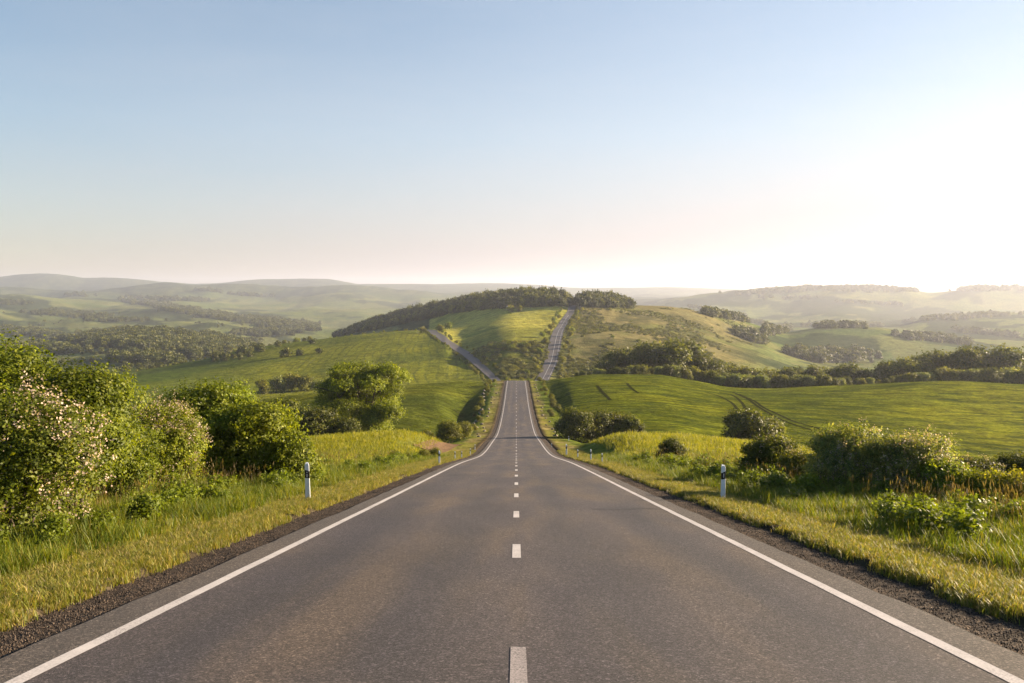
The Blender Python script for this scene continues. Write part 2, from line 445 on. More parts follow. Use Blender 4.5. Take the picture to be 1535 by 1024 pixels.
def gravel_mat():
    m, n, l = new_mat('gravel')
    out = N(n, 'ShaderNodeOutputMaterial'); b = N(n, 'ShaderNodeBsdfPrincipled')
    b.inputs['Roughness'].default_value = 0.95; b.inputs['Specular IOR Level'].default_value = 0.15
    P = N(n, 'ShaderNodeTexCoord').outputs['Object']
    vo = N(n, 'ShaderNodeTexVoronoi'); vo.inputs['Scale'].default_value = 55; l.new(P, vo.inputs['Vector'])
    vs = N(n, 'ShaderNodeSeparateColor'); l.new(vo.outputs['Color'], vs.inputs[0])
    c = ramp(n, l, vs.outputs[0], [(0.0, (0.016, 0.013, 0.011)), (0.5, (0.046, 0.036, 0.030)), (0.85, (0.09, 0.068, 0.052)), (1.0, (0.18, 0.14, 0.11))])
    big = noise(n, l, P, 1.1, 5, 0.65)
    c = mixc(n, l, c, ramp(n, l, big, [(0.3, (0.5, 0.5, 0.52)), (0.7, (1.35, 1.25, 1.1))]), 1.0, 'MULTIPLY')
    l.new(c, b.inputs['Base Color'])
    bp = N(n, 'ShaderNodeBump'); bp.inputs['Strength'].default_value = 0.9; bp.inputs['Distance'].default_value = 0.03
    hh = mathn(n, l, 'SUBTRACT', mathn(n, l, 'MULTIPLY', big, 2.0), vo.outputs['Distance'])
    l.new(hh, bp.inputs['Height']); l.new(bp.outputs[0], b.inputs['Normal'])
    l.new(b.outputs[0], out.inputs[0])
    return m

def leaf_mat(name, tint=(1,1,1), trans=0.42, rnd=0.2, attr=True, base=(0.07,0.09,0.02)):
    m, n, l = new_mat(name)
    out = N(n, 'ShaderNodeOutputMaterial')
    d = N(n, 'ShaderNodeBsdfPrincipled'); d.inputs['Roughness'].default_value = 0.55; d.inputs['Specular IOR Level'].default_value = 0.25
    t = N(n, 'ShaderNodeBsdfTranslucent')
    if attr: c = N(n, 'ShaderNodeAttribute', attribute_name='Col').outputs['Color']
    else:
        r = N(n, 'ShaderNodeRGB'); r.outputs[0].default_value = base + (1,); c = r.outputs[0]
    c = mixc(n, l, c, tint, 1.0, 'MULTIPLY')
    oi = N(n, 'ShaderNodeObjectInfo')
    c = mixc(n, l, c, ramp(n, l, oi.outputs['Random'], [(0.0, (1-rnd, 1-rnd, 1-rnd*0.8)), (0.5, (1.0, 1.02, 0.9)), (1.0, (1+rnd*1.4, 1+rnd, 1.0))]), 1.0, 'MULTIPLY')
    l.new(c, d.inputs['Base Color'])
    tc = mixc(n, l, c, (1.5, 1.45, 0.55), 1.0, 'MULTIPLY'); l.new(tc, t.inputs['Color'])
    mx = N(n, 'ShaderNodeMixShader'); mx.inputs[0].default_value = trans
    l.new(d.outputs[0], mx.inputs[1]); l.new(t.outputs[0], mx.inputs[2]); l.new(mx.outputs[0], out.inputs[0])
    return m
def plain_mat(name, c, rough=0.8, scale=6, var=0.25, bump=0.0, spec=0.3):
    m, n, l = new_mat(name)
    out = N(n, 'ShaderNodeOutputMaterial'); b = N(n, 'ShaderNodeBsdfPrincipled')
    b.inputs['Roughness'].default_value = rough; b.inputs['Specular IOR Level'].default_value = spec
    P = N(n, 'ShaderNodeTexCoord').outputs['Object']
    a = noise(n, l, P, scale, 4, 0.6)
    cc = mixc(n, l, c, ramp(n, l, a, [(0.3, 1-var), (0.7, 1+var)]), 1.0, 'MULTIPLY')
    l.new(cc, b.inputs['Base Color'])
    if bump:
        bp = N(n, 'ShaderNodeBump'); bp.inputs['Strength'].default_value = 0.6; bp.inputs['Distance'].default_value = bump
        l.new(a, bp.inputs['Height']); l.new(bp.outputs[0], b.inputs['Normal'])
    l.new(b.outputs[0], out.inputs[0])
    return m

M_ground = ground_mat(); M_asph = asphalt_mat(); M_asph_far = asphalt_mat('old_asphalt', True)
M_line = paint_mat('road_paint', (0.44, 0.41, 0.40), 0.38); M_line_worn = paint_mat('worn_road_paint', (0.30, 0.26, 0.25), 1.1)
M_gravel = gravel_mat()
M_leaf = leaf_mat('leaves'); M_wood_leaf = leaf_mat('woodland_leaves', trans=0.2, rnd=0.35)
M_grass = leaf_mat('grass_blades', trans=0.4, rnd=0.3)
M_petal = leaf_mat('petals', trans=0.3, rnd=0.05)
M_bark = plain_mat('bark', (0.07, 0.055, 0.04), 0.9, 12, 0.4, 0.02)
M_white = plain_mat('white_plastic', (0.68, 0.72, 0.76), 0.45, 9, 0.06, 0, 0.4)
M_black = plain_mat('black_film', (0.012, 0.012, 0.014), 0.5, 8, 0.1)
M_refl = plain_mat('reflector', (0.42, 0.43, 0.45), 0.2, 30, 0.1, 0, 0.8)
M_stone = plain_mat('stone', (0.16, 0.135, 0.11), 0.9, 9, 0.45, 0.02)
M_tar = plain_mat('tar', (0.018, 0.017, 0.018), 0.6, 20, 0.3)
M_track = plain_mat('pressed_track', (0.025, 0.028, 0.005), 1.0, 1.5, 0.4, 0, 0.0)
M_wall = plain_mat('whitewash', (0.7, 0.68, 0.64), 0.8, 1, 0.06)
M_roof = plain_mat('roof_tile', (0.2, 0.09, 0.06), 0.85, 2, 0.3)
M_earth = plain_mat('bare_earth', (0.12, 0.08, 0.05), 1.0, 1.6, 0.5, 0.15, 0.0)

# ------------------------------------------------------------------ the ground, one sheet, split into its fields
PXV = CX + F * GX / np.maximum(GY, 1.0)
PYV = YH - F * GH / np.maximum(GY, 1.0)
def left_road_px(py): return np.interp(py, [494, 500, 513, 539, 571], [645, 650, 671, 707, 744])
def right_road_px(py): return np.interp(py, [454, 469, 479, 496, 522, 547, 568], [861, 855, 848, 838, 831, 825.5, 813.5])
def paint(mask, c, cur):
    c = np.array(c); mask = np.asarray(mask)[..., None]
    return cur * (1 - mask) + c * mask
nA = fbm(GX/420, GY/420, 31, 4); nB = fbm(GX/70, GY/70, 41, 4); nC = fbm(GX/9, GY/9, 51, 3); lGY = np.log(np.maximum(GY, 5)); nD = fbm(GX/np.maximum(GY, 5)*14 + 7, lGY*9, 61, 5); nE = fbm(GX/np.maximum(GY, 5)*22 + 1, lGY*20, 67, 4)
col = np.zeros(GX.shape + (3,)) + np.array((0.085, 0.105, 0.035))
# valley: patchwork of meadows and darker scrub
cell = np.floor(GX/420 + 0.35*np.floor(GY/300)) * 7 + np.floor(GY/300)
hv = hash2(np.floor(cell), np.floor(GY/300), 3)
valley = np.stack([0.075 + 0.075*hv, 0.105 + 0.055*hv, 0.032 + 0.03*hv], -1)
col = col*0.35 + valley*0.65
col = paint(sstep(0.52, 0.57, nE)*0.6, (0.13, 0.13, 0.05), col)
col = paint(sstep(0.50, 0.55, nD)*0.85, (0.028, 0.040, 0.020), col)
mfar = sstep(5000, 5800, GY)
col = paint(mfar*0.8, (0.035, 0.05, 0.035), col)
col = paint(mfar*sstep(0.52, 0.6, nB)*0.5, (0.11, 0.12, 0.06), col)
zone = np.zeros(GX.shape, int)     # 0 = far valley, named below
py_, px_, Y_ = PYV, PXV, GY
# big right slope of the middle distance, heath
mk = (Y_ > 340) & (Y_ < 1150) & (px_ > right_road_px(py_)) & (px_ < 1150)
hc = lerp(np.array((0.17, 0.145, 0.062)), np.array((0.125, 0.13, 0.04)), sstep(0.42, 0.6, nB)[..., None])
hc = lerp(hc, np.array((0.06, 0.06, 0.025)), (sstep(0.56, 0.66, fbm(GX/30, GY/60, 71, 4))*0.7)[..., None])
fade = 1 - sstep(1060, 1160, px_)
col = np.where(mk[..., None], lerp(col, hc, fade[..., None]), col); zone[mk] = 5
mk = (Y_ > 340) & (Y_ < 1080) & (px_ >= left_road_px(py_)) & (px_ <= right_road_px(py_)) & (px_ > 600)
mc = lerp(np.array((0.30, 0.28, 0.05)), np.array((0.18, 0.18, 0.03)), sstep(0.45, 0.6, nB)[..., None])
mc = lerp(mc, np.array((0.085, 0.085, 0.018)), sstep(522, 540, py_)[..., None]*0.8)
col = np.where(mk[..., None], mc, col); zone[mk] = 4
mk = (Y_ > 340) & (Y_ < 860) & (px_ < left_road_px(py_)) & (py_ > 488) & (px_ > -200)
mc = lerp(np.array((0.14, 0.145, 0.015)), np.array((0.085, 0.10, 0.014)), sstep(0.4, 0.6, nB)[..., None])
mc = lerp(mc, np.array((0.04, 0.07, 0.018)), (1-sstep(230, 480, px_))[..., None]*0.6)  # shadow over the field's left side, painted in as dark green
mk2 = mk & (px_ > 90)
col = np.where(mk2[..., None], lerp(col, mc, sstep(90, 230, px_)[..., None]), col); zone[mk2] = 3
# slopes either side of the road before the crest
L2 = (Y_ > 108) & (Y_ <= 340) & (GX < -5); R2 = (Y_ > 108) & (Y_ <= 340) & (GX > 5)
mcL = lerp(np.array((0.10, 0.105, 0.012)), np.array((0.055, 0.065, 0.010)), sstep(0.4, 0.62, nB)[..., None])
mcL = lerp(mcL, np.array((0.03, 0.042, 0.008)), ((1 - sstep(120, 190, Y_))*0.4)[..., None])  # left slope's shade painted in as darker greens, deepest at its near end
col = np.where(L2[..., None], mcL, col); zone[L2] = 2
mcR = lerp(np.array((0.135, 0.142, 0.010)), np.array((0.085, 0.098, 0.008)), sstep(0.4, 0.62, nB)[..., None])
col = np.where(R2[..., None], mcR, col); zone[R2] = 7
# near fields
mk = (Y_ > 36) & (Y_ <= 108)
ac = lerp(np.array((0.21, 0.205, 0.012)), np.array((0.16, 0.165, 0.012)), sstep(0.4, 0.62, nC)[..., None])
wL = sstep(10, 13, np.abs(GX) - 0.02*np.maximum(Y_ - 50, 0)) * sstep(36, 44, Y_)
col = np.where(mk[..., None], lerp(col, ac, wL[..., None]), col)
zone[mk & (GX < 0)] = 1; zone[mk & (GX >= 0)] = 6
# verges
axv = np.abs(GX)
vw = (1 - sstep(8.5, 13, axv)) * (1 - sstep(325, 345, Y_))
vw = np.maximum(vw, (Y_ < 38) * 1.0 * (1 - sstep(34, 44, Y_)))
vg = lerp(np.array((0.15, 0.14, 0.035)), np.array((0.09, 0.11, 0.02)), sstep(6.2, 8.5, axv)[..., None])
vg = lerp(vg, np.array((0.17, 0.14, 0.06)), (sstep(0.5, 0.62, nC)*(1-sstep(6.5, 9, axv)))[..., None])
vg = lerp(np.array((0.055, 0.043, 0.028)), vg, sstep(5.0, 5.9, axv + (nC - 0.5)*0.8)[..., None])
col = lerp(col, vg, vw[..., None]); zone[(vw > 0.5)] = 8
rows_a = ((zone == 3) * sstep(300, 480, px_)).ravel()
streak_a = ((zone == 7) * 1.0 + (zone == 6)*0.35 + (zone == 1)*0.35 + (zone == 2)*0.6 + (zone == 4)*0.5 + (zone == 5)*0.5).ravel()
nr, nc_ = GX.shape
V = np.stack([GX.ravel(), GY.ravel(), GH.ravel()], 1)
a = np.arange((nr-1)*nc_).reshape(nr-1, nc_)[:, :-1].ravel()
Q = np.stack([a, a+1, a+nc_+1, a+nc_], 1)
zq = zone[:-1, :-1].ravel()
ZN = {0: ('valley', 'wide valley of meadows and woods fading to blue hills'),
      1: ('crop_field', 'bright yellow-green field with rounded brow beside the flowering bushes'),
      2: ('grass_slope', 'shaded green slope under the embankment behind the big spreading tree'),
      3: ('striped_field', 'large green field with faint drill rows left of the curving side road'),
      4: ('meadow', 'sunny yellow-green meadow lying between the two distant roads'),
      5: ('heath_slope', 'brownish heath slope beyond the dark line of trees'),
      6: ('barley_field', 'small bright yellow field just past the dark hedge'),
      7: ('wheat_field', 'big rolling green field with wheel tracks below the tree line'),
      8: ('road_verge', 'grassy verges along both sides of the main road')}
allcol = col.reshape(-1, 3)
for z, (nm, lb) in ZN.items():
    q = Q[zq == z]
    if not len(q): continue
    used, inv = np.unique(q.ravel(), return_inverse=True)
    me = mesh_from(nm, V[used], quads=inv.reshape(-1, 4), cols=allcol[used], mats=[M_ground], smooth=True)
    for an, av in (('rows', rows_a), ('streaks', streak_a)):
        at_ = me.attributes.new(an, 'FLOAT', 'POINT'); at_.data.foreach_set('value', av[used].astype(np.float32))
    o = link(nm, me); tag(o, lb, 'valley' if z == 0 else 'field', None, 'structure')

# ------------------------------------------------------------------ main road
def strip(name, Ys, x0, x1, lift, mat, nx=2, parent=None, xjit=None, hjit=None):
    Ys = np.asarray(Ys, float); xs = np.linspace(0, 1, nx)
    X0 = np.full(len(Ys), x0) if not hasattr(x0, '__len__') else x0
    X1 = np.full(len(Ys), x1) if not hasattr(x1, '__len__') else x1
    XX = X0[:, None] + (X1 - X0)[:, None]*xs[None, :]
    YY = np.repeat(Ys[:, None], nx, 1)
    HH = road_h(YY) + lift
    if hjit is not None: HH = HH + hjit(XX, YY)
    v = np.stack([XX.ravel(), YY.ravel(), HH.ravel()], 1)
    a = np.arange((len(Ys)-1)*nx).reshape(len(Ys)-1, nx)[:, :-1].ravel()
    q = np.stack([a, a+1, a+nx+1, a+nx], 1)
    return link(name, mesh_from(name, v, quads=q, mats=[mat], smooth=True), parent)
RY = np.arange(-20, 345.01, 0.5)
ej = (fbm(RY/0.7, RY*0, 3, 3) - 0.5)
road = strip('road', RY, -3.97 + ej*0.10, 3.97 + ej[::-1]*0.10, 0.0, M_asph, 9)
tag(road, 'straight grey asphalt road running downhill and up again', 'road', None, 'structure')
def line_off(s): return s*3.5
for s in (-1, 1):
    jl = (fbm(RY/0.45, RY*0 + s*5, 8, 3) - 0.5)*0.02
    o = strip('edge_line', RY, s*3.5 - 0.065 + jl, s*3.5 + 0.065 + jl, 0.004, M_line, 2, road)
k = 0
y0 = 4.9
while y0 < 318:
    L = 1.35 if y0 < 60 else (1.9 if y0 < 150 else 2.4)
    yy = np.concatenate([[y0], np.arange(math.ceil(y0*2+0.01)/2, y0+L, 0.5), [y0+L]])
    dx = 0.027*(1 - min(y0, 12)/12)
    o = strip('lane_dash', yy, dx-0.062, dx+0.062, 0.004, M_line_worn if k == 0 else M_line, 3, road)
    y0 += 5.9 if y0 < 4.95 else (5.3 if y0 < 60 else (8.0 if y0 < 150 else 10.0))
    k += 1
# gravel shoulders
SYs = np.concatenate([np.arange(-20, 4, 0.5), np.arange(4, 40, 0.08), np.arange(40, 120, 0.4), np.arange(120, 345, 1.0)])
for s, nm in ((-1, 'left'), (1, 'right')):
    wob = (fbm(SYs/1.3, SYs*0 + s*9, 17, 4) - 0.5)
    xin = np.full(len(SYs), 3.90*s); xout = s*(5.12 + wob*0.7)
    def hj(X, Y, s=s, xo=xout):
        t = (np.abs(X) - 3.9)/1.2
        return 0.035*(fbm(X/0.09, Y/0.09, 23, 3) - 0.5)*sstep(0.08, 0.2, t)*sstep(400, 60, Y)*2 - 0.012 - 0.03*sstep(0.0, 0.2, t) - 0.06*t - 0.32*sstep(0.86, 1.1, t)
    o = strip('gravel_shoulder', SYs, xin, xout, 0.0, M_gravel, 15, None, hjit=hj)
    tag(o, 'dark gravel shoulder along the %s edge of the road' % nm, 'shoulder', None, 'structure')
# tar seams
tv = []
for (xa, ya, xb, yb, w) in ((1.75, 17.9, 3.35, 18.1, 0.035), (-3.3, 33.0, -1.2, 33.4, 0.05)):
    ts = np.linspace(0, 1, 16); xs = xa + (xb-xa)*ts; ys = ya + (yb-ya)*ts + 0.04*np.sin(ts*9)
    v = np.concatenate([np.stack([xs, ys-w, road_h(ys-w)+0.004], 1), np.stack([xs, ys+w, road_h(ys+w)+0.004], 1)])
    q = [(i, i+1, 16+i+1, 16+i) for i in range(15)]
    link('tar_seam', mesh_from('tar_seam', v, quads=q, mats=[M_tar]), road)

# ------------------------------------------------------------------ far roads draped over the far slopes
def ribbon(name, pts, w, lift, mat, parent=None, off=0.0, nx=5, skirt=0.0):
    P = np.array(pts, float); ds = np.r_[0, np.cumsum(np.hypot(*np.diff(P[:, :2], axis=0).T))]
    n = int(ds[-1]/3) + 2; t = np.linspace(0, ds[-1], n)
    x = pchip1(ds, P[:, 0], t); y = pchip1(ds, P[:, 1], t)
    ww = np.interp(t, ds, P[:, 2]) if P.shape[1] > 2 and w is None else np.full(n, w)
    tx, ty = np.gradient(x), np.gradient(y); L = np.hypot(tx, ty); nx_, ny_ = ty/L, -tx/L
    u = np.linspace(-0.5, 0.5, nx)
    XX = x[:, None] + nx_[:, None]*(u[None, :]*ww[:, None] + off); YY = y[:, None] + ny_[:, None]*(u[None, :]*ww[:, None] + off)
    HH = HG(XX, YY) + lift
    # level across: use the highest of the cross-section
    if skirt: HH = np.maximum(HH, HH.max(1, keepdims=True) - 0.4) 
    v = np.stack([XX.ravel(), YY.ravel(), HH.ravel()], 1)
    a = np.arange((n-1)*nx).reshape(n-1, nx)[:, :-1].ravel()
    q = np.stack([a, a+1, a+nx+1, a+nx], 1)
    return link(name, mesh_from(name, v, quads=q, mats=[mat], smooth=True), parent)
rr = []
for py, pa, pb in ((569, 803.5, 824), (558, 810, 829), (547, 815, 834.5), (522, 820.5, 841), (496, 830, 845.5), (479, 842, 854), (469, 850, 860), (460, 853, 864), (455.5, 857, 866)):
    x, y, h = hit((pa+pb)/2, py, 400, 1300); rr.append((x, y, min((pb-pa)/F*y, 9.5)))
x0, y0_, w0 = rr[0]
rr = [(2.0, 345, 8.0), ((x0+2)/2+2, (y0_+345)/2, 8.0)] + rr + [(rr[-1][0]+20, rr[-1][1]+60, 8.0)]
rr = [p for i, p in enumerate(rr) if i == 0 or p[1] > rr[i-1][1] + 2]
far_right = ribbon('hill_road', rr, None, 0.32, M_asph_far, nx=7, skirt=1)
tag(far_right, 'grey road climbing straight up to the wooded crest', 'road', None, 'structure')
c2 = [(p[0], p[1]) for p in rr]
ribbon('centre_line', c2, 0.28, 0.40, M_line, far_right, 0.0, 2)
ribbon('edge_line', c2, 0.2, 0.40, M_line, far_right, 3.3, 2)
lr = []
for py, pa, pb in ((571, 737.5, 750), (560, 725, 738), (539, 699, 714.5), (526, 681, 697), (513, 663, 679), (504, 650, 666), (499, 643, 657.5), (495.5, 637, 654)):
    x, y, h = hit((pa+pb)/2, py, 400, 900); lr.append((x, y, min((pb-pa)/F*y, 8.5)))
x0, y0_, w0 = lr[0]
lr = [(0.0, 345, 7.0), (x0*0.5-1, (y0_+345)/2, 7.0)] + lr + [(lr[-1][0]-40, lr[-1][1]+25, 8), (lr[-1][0]-120, lr[-1][1]+40, 8)]
far_left = ribbon('side_road', lr, None, 0.32, M_asph_far, nx=7, skirt=1)
tag(far_left, 'narrow grey side road bending away over the striped field brow', 'road', None, 'structure')

# wheel tracks pressed into the big field
def px_path(pts, y0, y1): return [hit(px, py, y0, y1)[:2] for px, py in pts]
tracks = [[(1058, 588), (1078, 594), (1095, 603), (1106, 614)],
          [(1078, 588), (1096, 592), (1110, 602), (1120, 616), (1132, 630), (1150, 640)],
          [(1108, 591), (1130, 601), (1150, 614), (1185, 630), (1230, 643), (1290, 656), (1350, 664)],
          [(1098, 588), (1120, 598), (1138, 611), (1170, 629), (1210, 643), (1260, 655)],
          [(895, 578), (903, 588), (915, 600)], [(940, 575), (950, 585), (958, 590)]]
for i, t in enumerate(tracks):
    pts = px_path(t, 150, 290)
    pts = [p for j, p in enumerate(pts) if j == 0 or math.hypot(p[0]-pts[j-1][0], p[1]-pts[j-1][1]) > 1]
    if len(pts) < 3: continue
    ribbon('wheel_track', pts, 0.9, 0.06, M_track, bpy.data.objects['wheat_field'], 0, 2)

# ------------------------------------------------------------------ plant builders
def tube(pts, radii, sides=6):
    P = np.array(pts, float); n = len(P); v = []; q = []
    for i in range(n):
        d = P[min(i+1, n-1)] - P[max(i-1, 0)]; d /= np.linalg.norm(d) + 1e-9
        u = np.cross(d, (0.3, 1, 0.1)); u /= np.linalg.norm(u) + 1e-9; w = np.cross(d, u)
        for k in range(sides):
            a = 2*pi*k/sides; v.append(P[i] + radii[i]*(u*cos(a) + w*sin(a)))
    for i in range(n-1):
        for k in range(sides):
            q.append((i*sides+k, i*sides+(k+1) % sides, (i+1)*sides+(k+1) % sides, (i+1)*sides+k))
    return v, q
def merge_tubes(tubes):
    V, Qs, o = [], [], 0
    for v, q in tubes:
        V += v; Qs += [tuple(i+o for i in f) for f in q]; o += len(v)
    return V, Qs
def unit(v): return v / (np.linalg.norm(v, axis=-1, keepdims=True) + 1e-9)
def quads_at(pos, nrm, axis, L, W):
    """leaf diamonds: pos base point, axis along the leaf, nrm its face"""
    side = unit(np.cross(nrm, axis)) * W[:, None]*0.5
    fold = nrm * (L*0.10)[:, None]
    mid = pos + axis*(L*0.45)[:, None]
    V = np.stack([pos, mid + side + fold, pos + axis*L[:, None], mid - side + fold], 1).reshape(-1, 3)
    q = np.arange(len(pos)*4).reshape(-1, 4)
    return V, q
def foliage(rng, blobs, n_twigs, per, tw_len, leaf, palette, up=0.35, inner=0.72, droop=0.0):
    B = np.array([(*c, *r) for c, r in blobs], float)
    area = (B[:, 3]*B[:, 4] + B[:, 4]*B[:, 5] + B[:, 3]*B[:, 5]); p = area/area.sum()
    b = rng.choice(len(B), n_twigs, p=p)
    d = unit(rng.normal(size=(n_twigs, 3))); d[:, 2] = np.where(d[:, 2] < -0.35, -d[:, 2]*0.6, d[:, 2]); d = unit(d)
    rad = rng.uniform(inner, 1.0, n_twigs)[:, None]
    # lumpy outline
    lump = 1 + 0.16*np.sin(d[:, 0]*5 + b*1.7) * np.cos(d[:, 1]*6 + b) + 0.10*rng.normal(size=n_twigs)
    start = B[b, :3] + d*B[b, 3:]*rad*lump[:, None]
    tdir = unit(d*0.8 + rng.normal(size=(n_twigs, 3))*0.5 + np.array([0, 0, up]))
    tl = tw_len*rng.uniform(0.4, 1.3, n_twigs)
    t = rng.uniform(0, 1, (n_twigs, per))
    pos = start[:, None, :] + tdir[:, None, :]*(t*tl[:, None])[..., None] + rng.normal(size=(n_twigs, per, 3))*leaf*0.55
    pos[..., 2] -= droop*t**2*tl[:, None]
    pos = pos.reshape(-1, 3); n = len(pos)
    dd = np.repeat(d, per, 0); td = np.repeat(tdir, per, 0)
    nrm = unit(dd*1.1 + rng.normal(size=(n, 3))*0.6 + np.array([0, 0, 0.45]))
    ax = unit(td*0.5 + rng.normal(size=(n, 3))*0.8); ax = unit(ax - nrm*(ax*nrm).sum(1, keepdims=True))
    L = leaf*rng.uniform(0.65, 1.35, n); W = L*rng.uniform(0.5, 0.75, n)
    keep = pos[:, 2] > 0.02
    pos, nrm, ax, L, W = pos[keep], nrm[keep], ax[keep], L[keep], W[keep]
    V, q = quads_at(pos, nrm, ax, L, W)
    pal = np.array(palette)
    tone = rng.uniform(0.72, 1.22, len(B))[b]
    tw = np.repeat(rng.uniform(0, 1, n_twigs), per)[keep]
    ci = np.clip((tw*0.6 + rng.uniform(0, 1, len(pos))*0.4)*(len(pal)-1), 0, len(pal)-1.001)
    i0 = ci.astype(int); fr = (ci-i0)[:, None]
    c = pal[i0]*(1-fr) + pal[i0+1]*fr
    c = c*rng.uniform(0.75, 1.25, (len(c), 1))*np.repeat(tone, per)[keep][:, None]
    tips = (start + tdir*tl[:, None], d, b)
    return V, q, np.repeat(c, 4, 0), tips
PAL_G = [(0.049, 0.071, 0.007), (0.098, 0.128, 0.010), (0.159, 0.189, 0.012), (0.232, 0.244, 0.017)]
PAL_D = [(0.037, 0.051, 0.010), (0.063, 0.078, 0.012), (0.104, 0.112, 0.016), (0.159, 0.152, 0.022)]
PAL_W = [(0.022, 0.032, 0.010), (0.039, 0.051, 0.012), (0.063, 0.073, 0.016), (0.091, 0.095, 0.022)]
PAL_Y = [(0.079, 0.091, 0.010), (0.134, 0.140, 0.012), (0.195, 0.189, 0.017), (0.256, 0.226, 0.024)]
PAL_B = [(0.074, 0.101, 0.034), (0.122, 0.15, 0.043), (0.199, 0.214, 0.057), (0.305, 0.29, 0.106)]
PAL_O = [(0.055, 0.067, 0.010), (0.098, 0.107, 0.012), (0.146, 0.146, 0.017), (0.195, 0.181, 0.024)]
def random_blobs(rng, w, h, n, base=0.12, squash=1.0):
    out = []
    for k in range(n):
        a = rng.uniform(0, 2*pi); r = w*0.5*math.sqrt(rng.uniform(0, 1))*0.62
        z = h*(base + (1-base)*rng.uniform(0.12, 0.72))
        env = math.sqrt(max(0.15, 1 - (abs(z/h - 0.42)/0.62)**2))
        rr_ = rng.uniform(0.15, 0.27)*min(w, h)
        out.append(((r*cos(a)*env, r*sin(a)*env, z), (rr_*1.1, rr_*1.1, rr_*0.9)))
    out.append(((0, 0, h*0.42), (w*0.24, w*0.24, h*0.30)))
    out.append(((rng.uniform(-.1,.1)*w, 0, h*0.74), (w*0.2, w*0.2, h*0.19)))
    return out
def bush_meshes(name, seed, w, h, n_twigs, per, leaf, pal, blossoms=0, tw_len=0.45, nb=9, base=0.05, blobs=None, petal=(0.46, 0.36, 0.32), stems=6, smat=None, up=0.35, petal_size=0.042, sr=0.03):
    rng = np.random.default_rng(seed)
    bl = blobs or random_blobs(rng, w, h, nb, base)
    V, q, c, tips = foliage(rng, bl, n_twigs, per, tw_len, leaf, pal, up, 0.84)
    mf = mesh_from(name + '_foliage', V, quads=q, cols=c, mats=[smat or M_leaf])
    tb = []
    for k in range(min(stems, len(bl))):
        c0 = np.array(bl[k][0]); st = np.array([rng.normal()*w*0.04, rng.normal()*w*0.04, -0.1])
        mid = st*0.4 + c0*0.6*np.array([0.7, 0.7, 1]) ; mid = (st + c0)/2*np.array([0.75, 0.75, 1.0]) + rng.normal(size=3)*0.04*h
        r0 = sr*h*0.5
        tb.append(tube([st, mid, c0, c0 + (c0-mid)*0.5], [r0, r0*0.7, r0*0.4, r0*0.12]))
        for j in range(3):
            e = c0 + rng.normal(size=3)*np.array(bl[k][1])*0.6
            tb.append(tube([mid*0.4+c0*0.6, (c0+e)/2, e], [r0*0.35, r0*0.2, r0*0.06], 4))
    v, qq = merge_tubes(tb)
    ms = mesh_from(name + '_stems', v, quads=qq, mats=[M_bark], smooth=True)
    mb = None
    if blossoms:
        T, D, B = tips
        # flower sprays gather on some sides of the crown
        score = fbm(T[:, 0]*1.3 + T[:, 2]*0.9, T[:, 1]*1.3 - T[:, 2]*0.5, seed, 3) + 0.10*D[:, 2]
        sel = np.argsort(-score)[:int(len(T)*0.6)]
        sel = rng.choice(sel, min(blossoms, len(sel)), replace=len(sel) < blossoms)
        ctr = T[sel] + rng.normal(size=(len(sel), 3))*0.05
        m = 11
        pos = np.repeat(ctr, m, 0) + rng.normal(size=(len(sel)*m, 3))*np.array([0.06, 0.06, 0.055])
        nrm = unit(np.repeat(D[sel], m, 0)*0.7 + rng.normal(size=(len(sel)*m, 3))*0.6); ax = unit(np.cross(nrm, rng.normal(size=nrm.shape)))
        L = petal_size*rng.uniform(0.7, 1.3, len(pos)); V2, q2 = quads_at(pos, nrm, ax, L, L*0.9)
        pc = np.array(petal)*rng.uniform(0.6, 1.15, (len(pos), 1))*np.array([1, 1, 1])
        mb = mesh_from(name + '_blossoms', V2, quads=q2, cols=np.repeat(pc, 4, 0), mats=[M_petal])
    return mf, ms, mb
def place_plant(kind, meshes, px, Y, label, cat, group=None, rz=0, scale=1, foliage_name='foliage', stem_name='stems', sink=0.0):
    x, y, z = at(px, Y)
    o = empty(kind, (x, y, z - sink), rz, scale)
    tag(o, label, cat, group)
    f = link(foliage_name, meshes[0], o)
    link(stem_name, meshes[1], o)
    if len(meshes) > 2 and meshes[2]: link('blossoms', meshes[2], o)
    return o

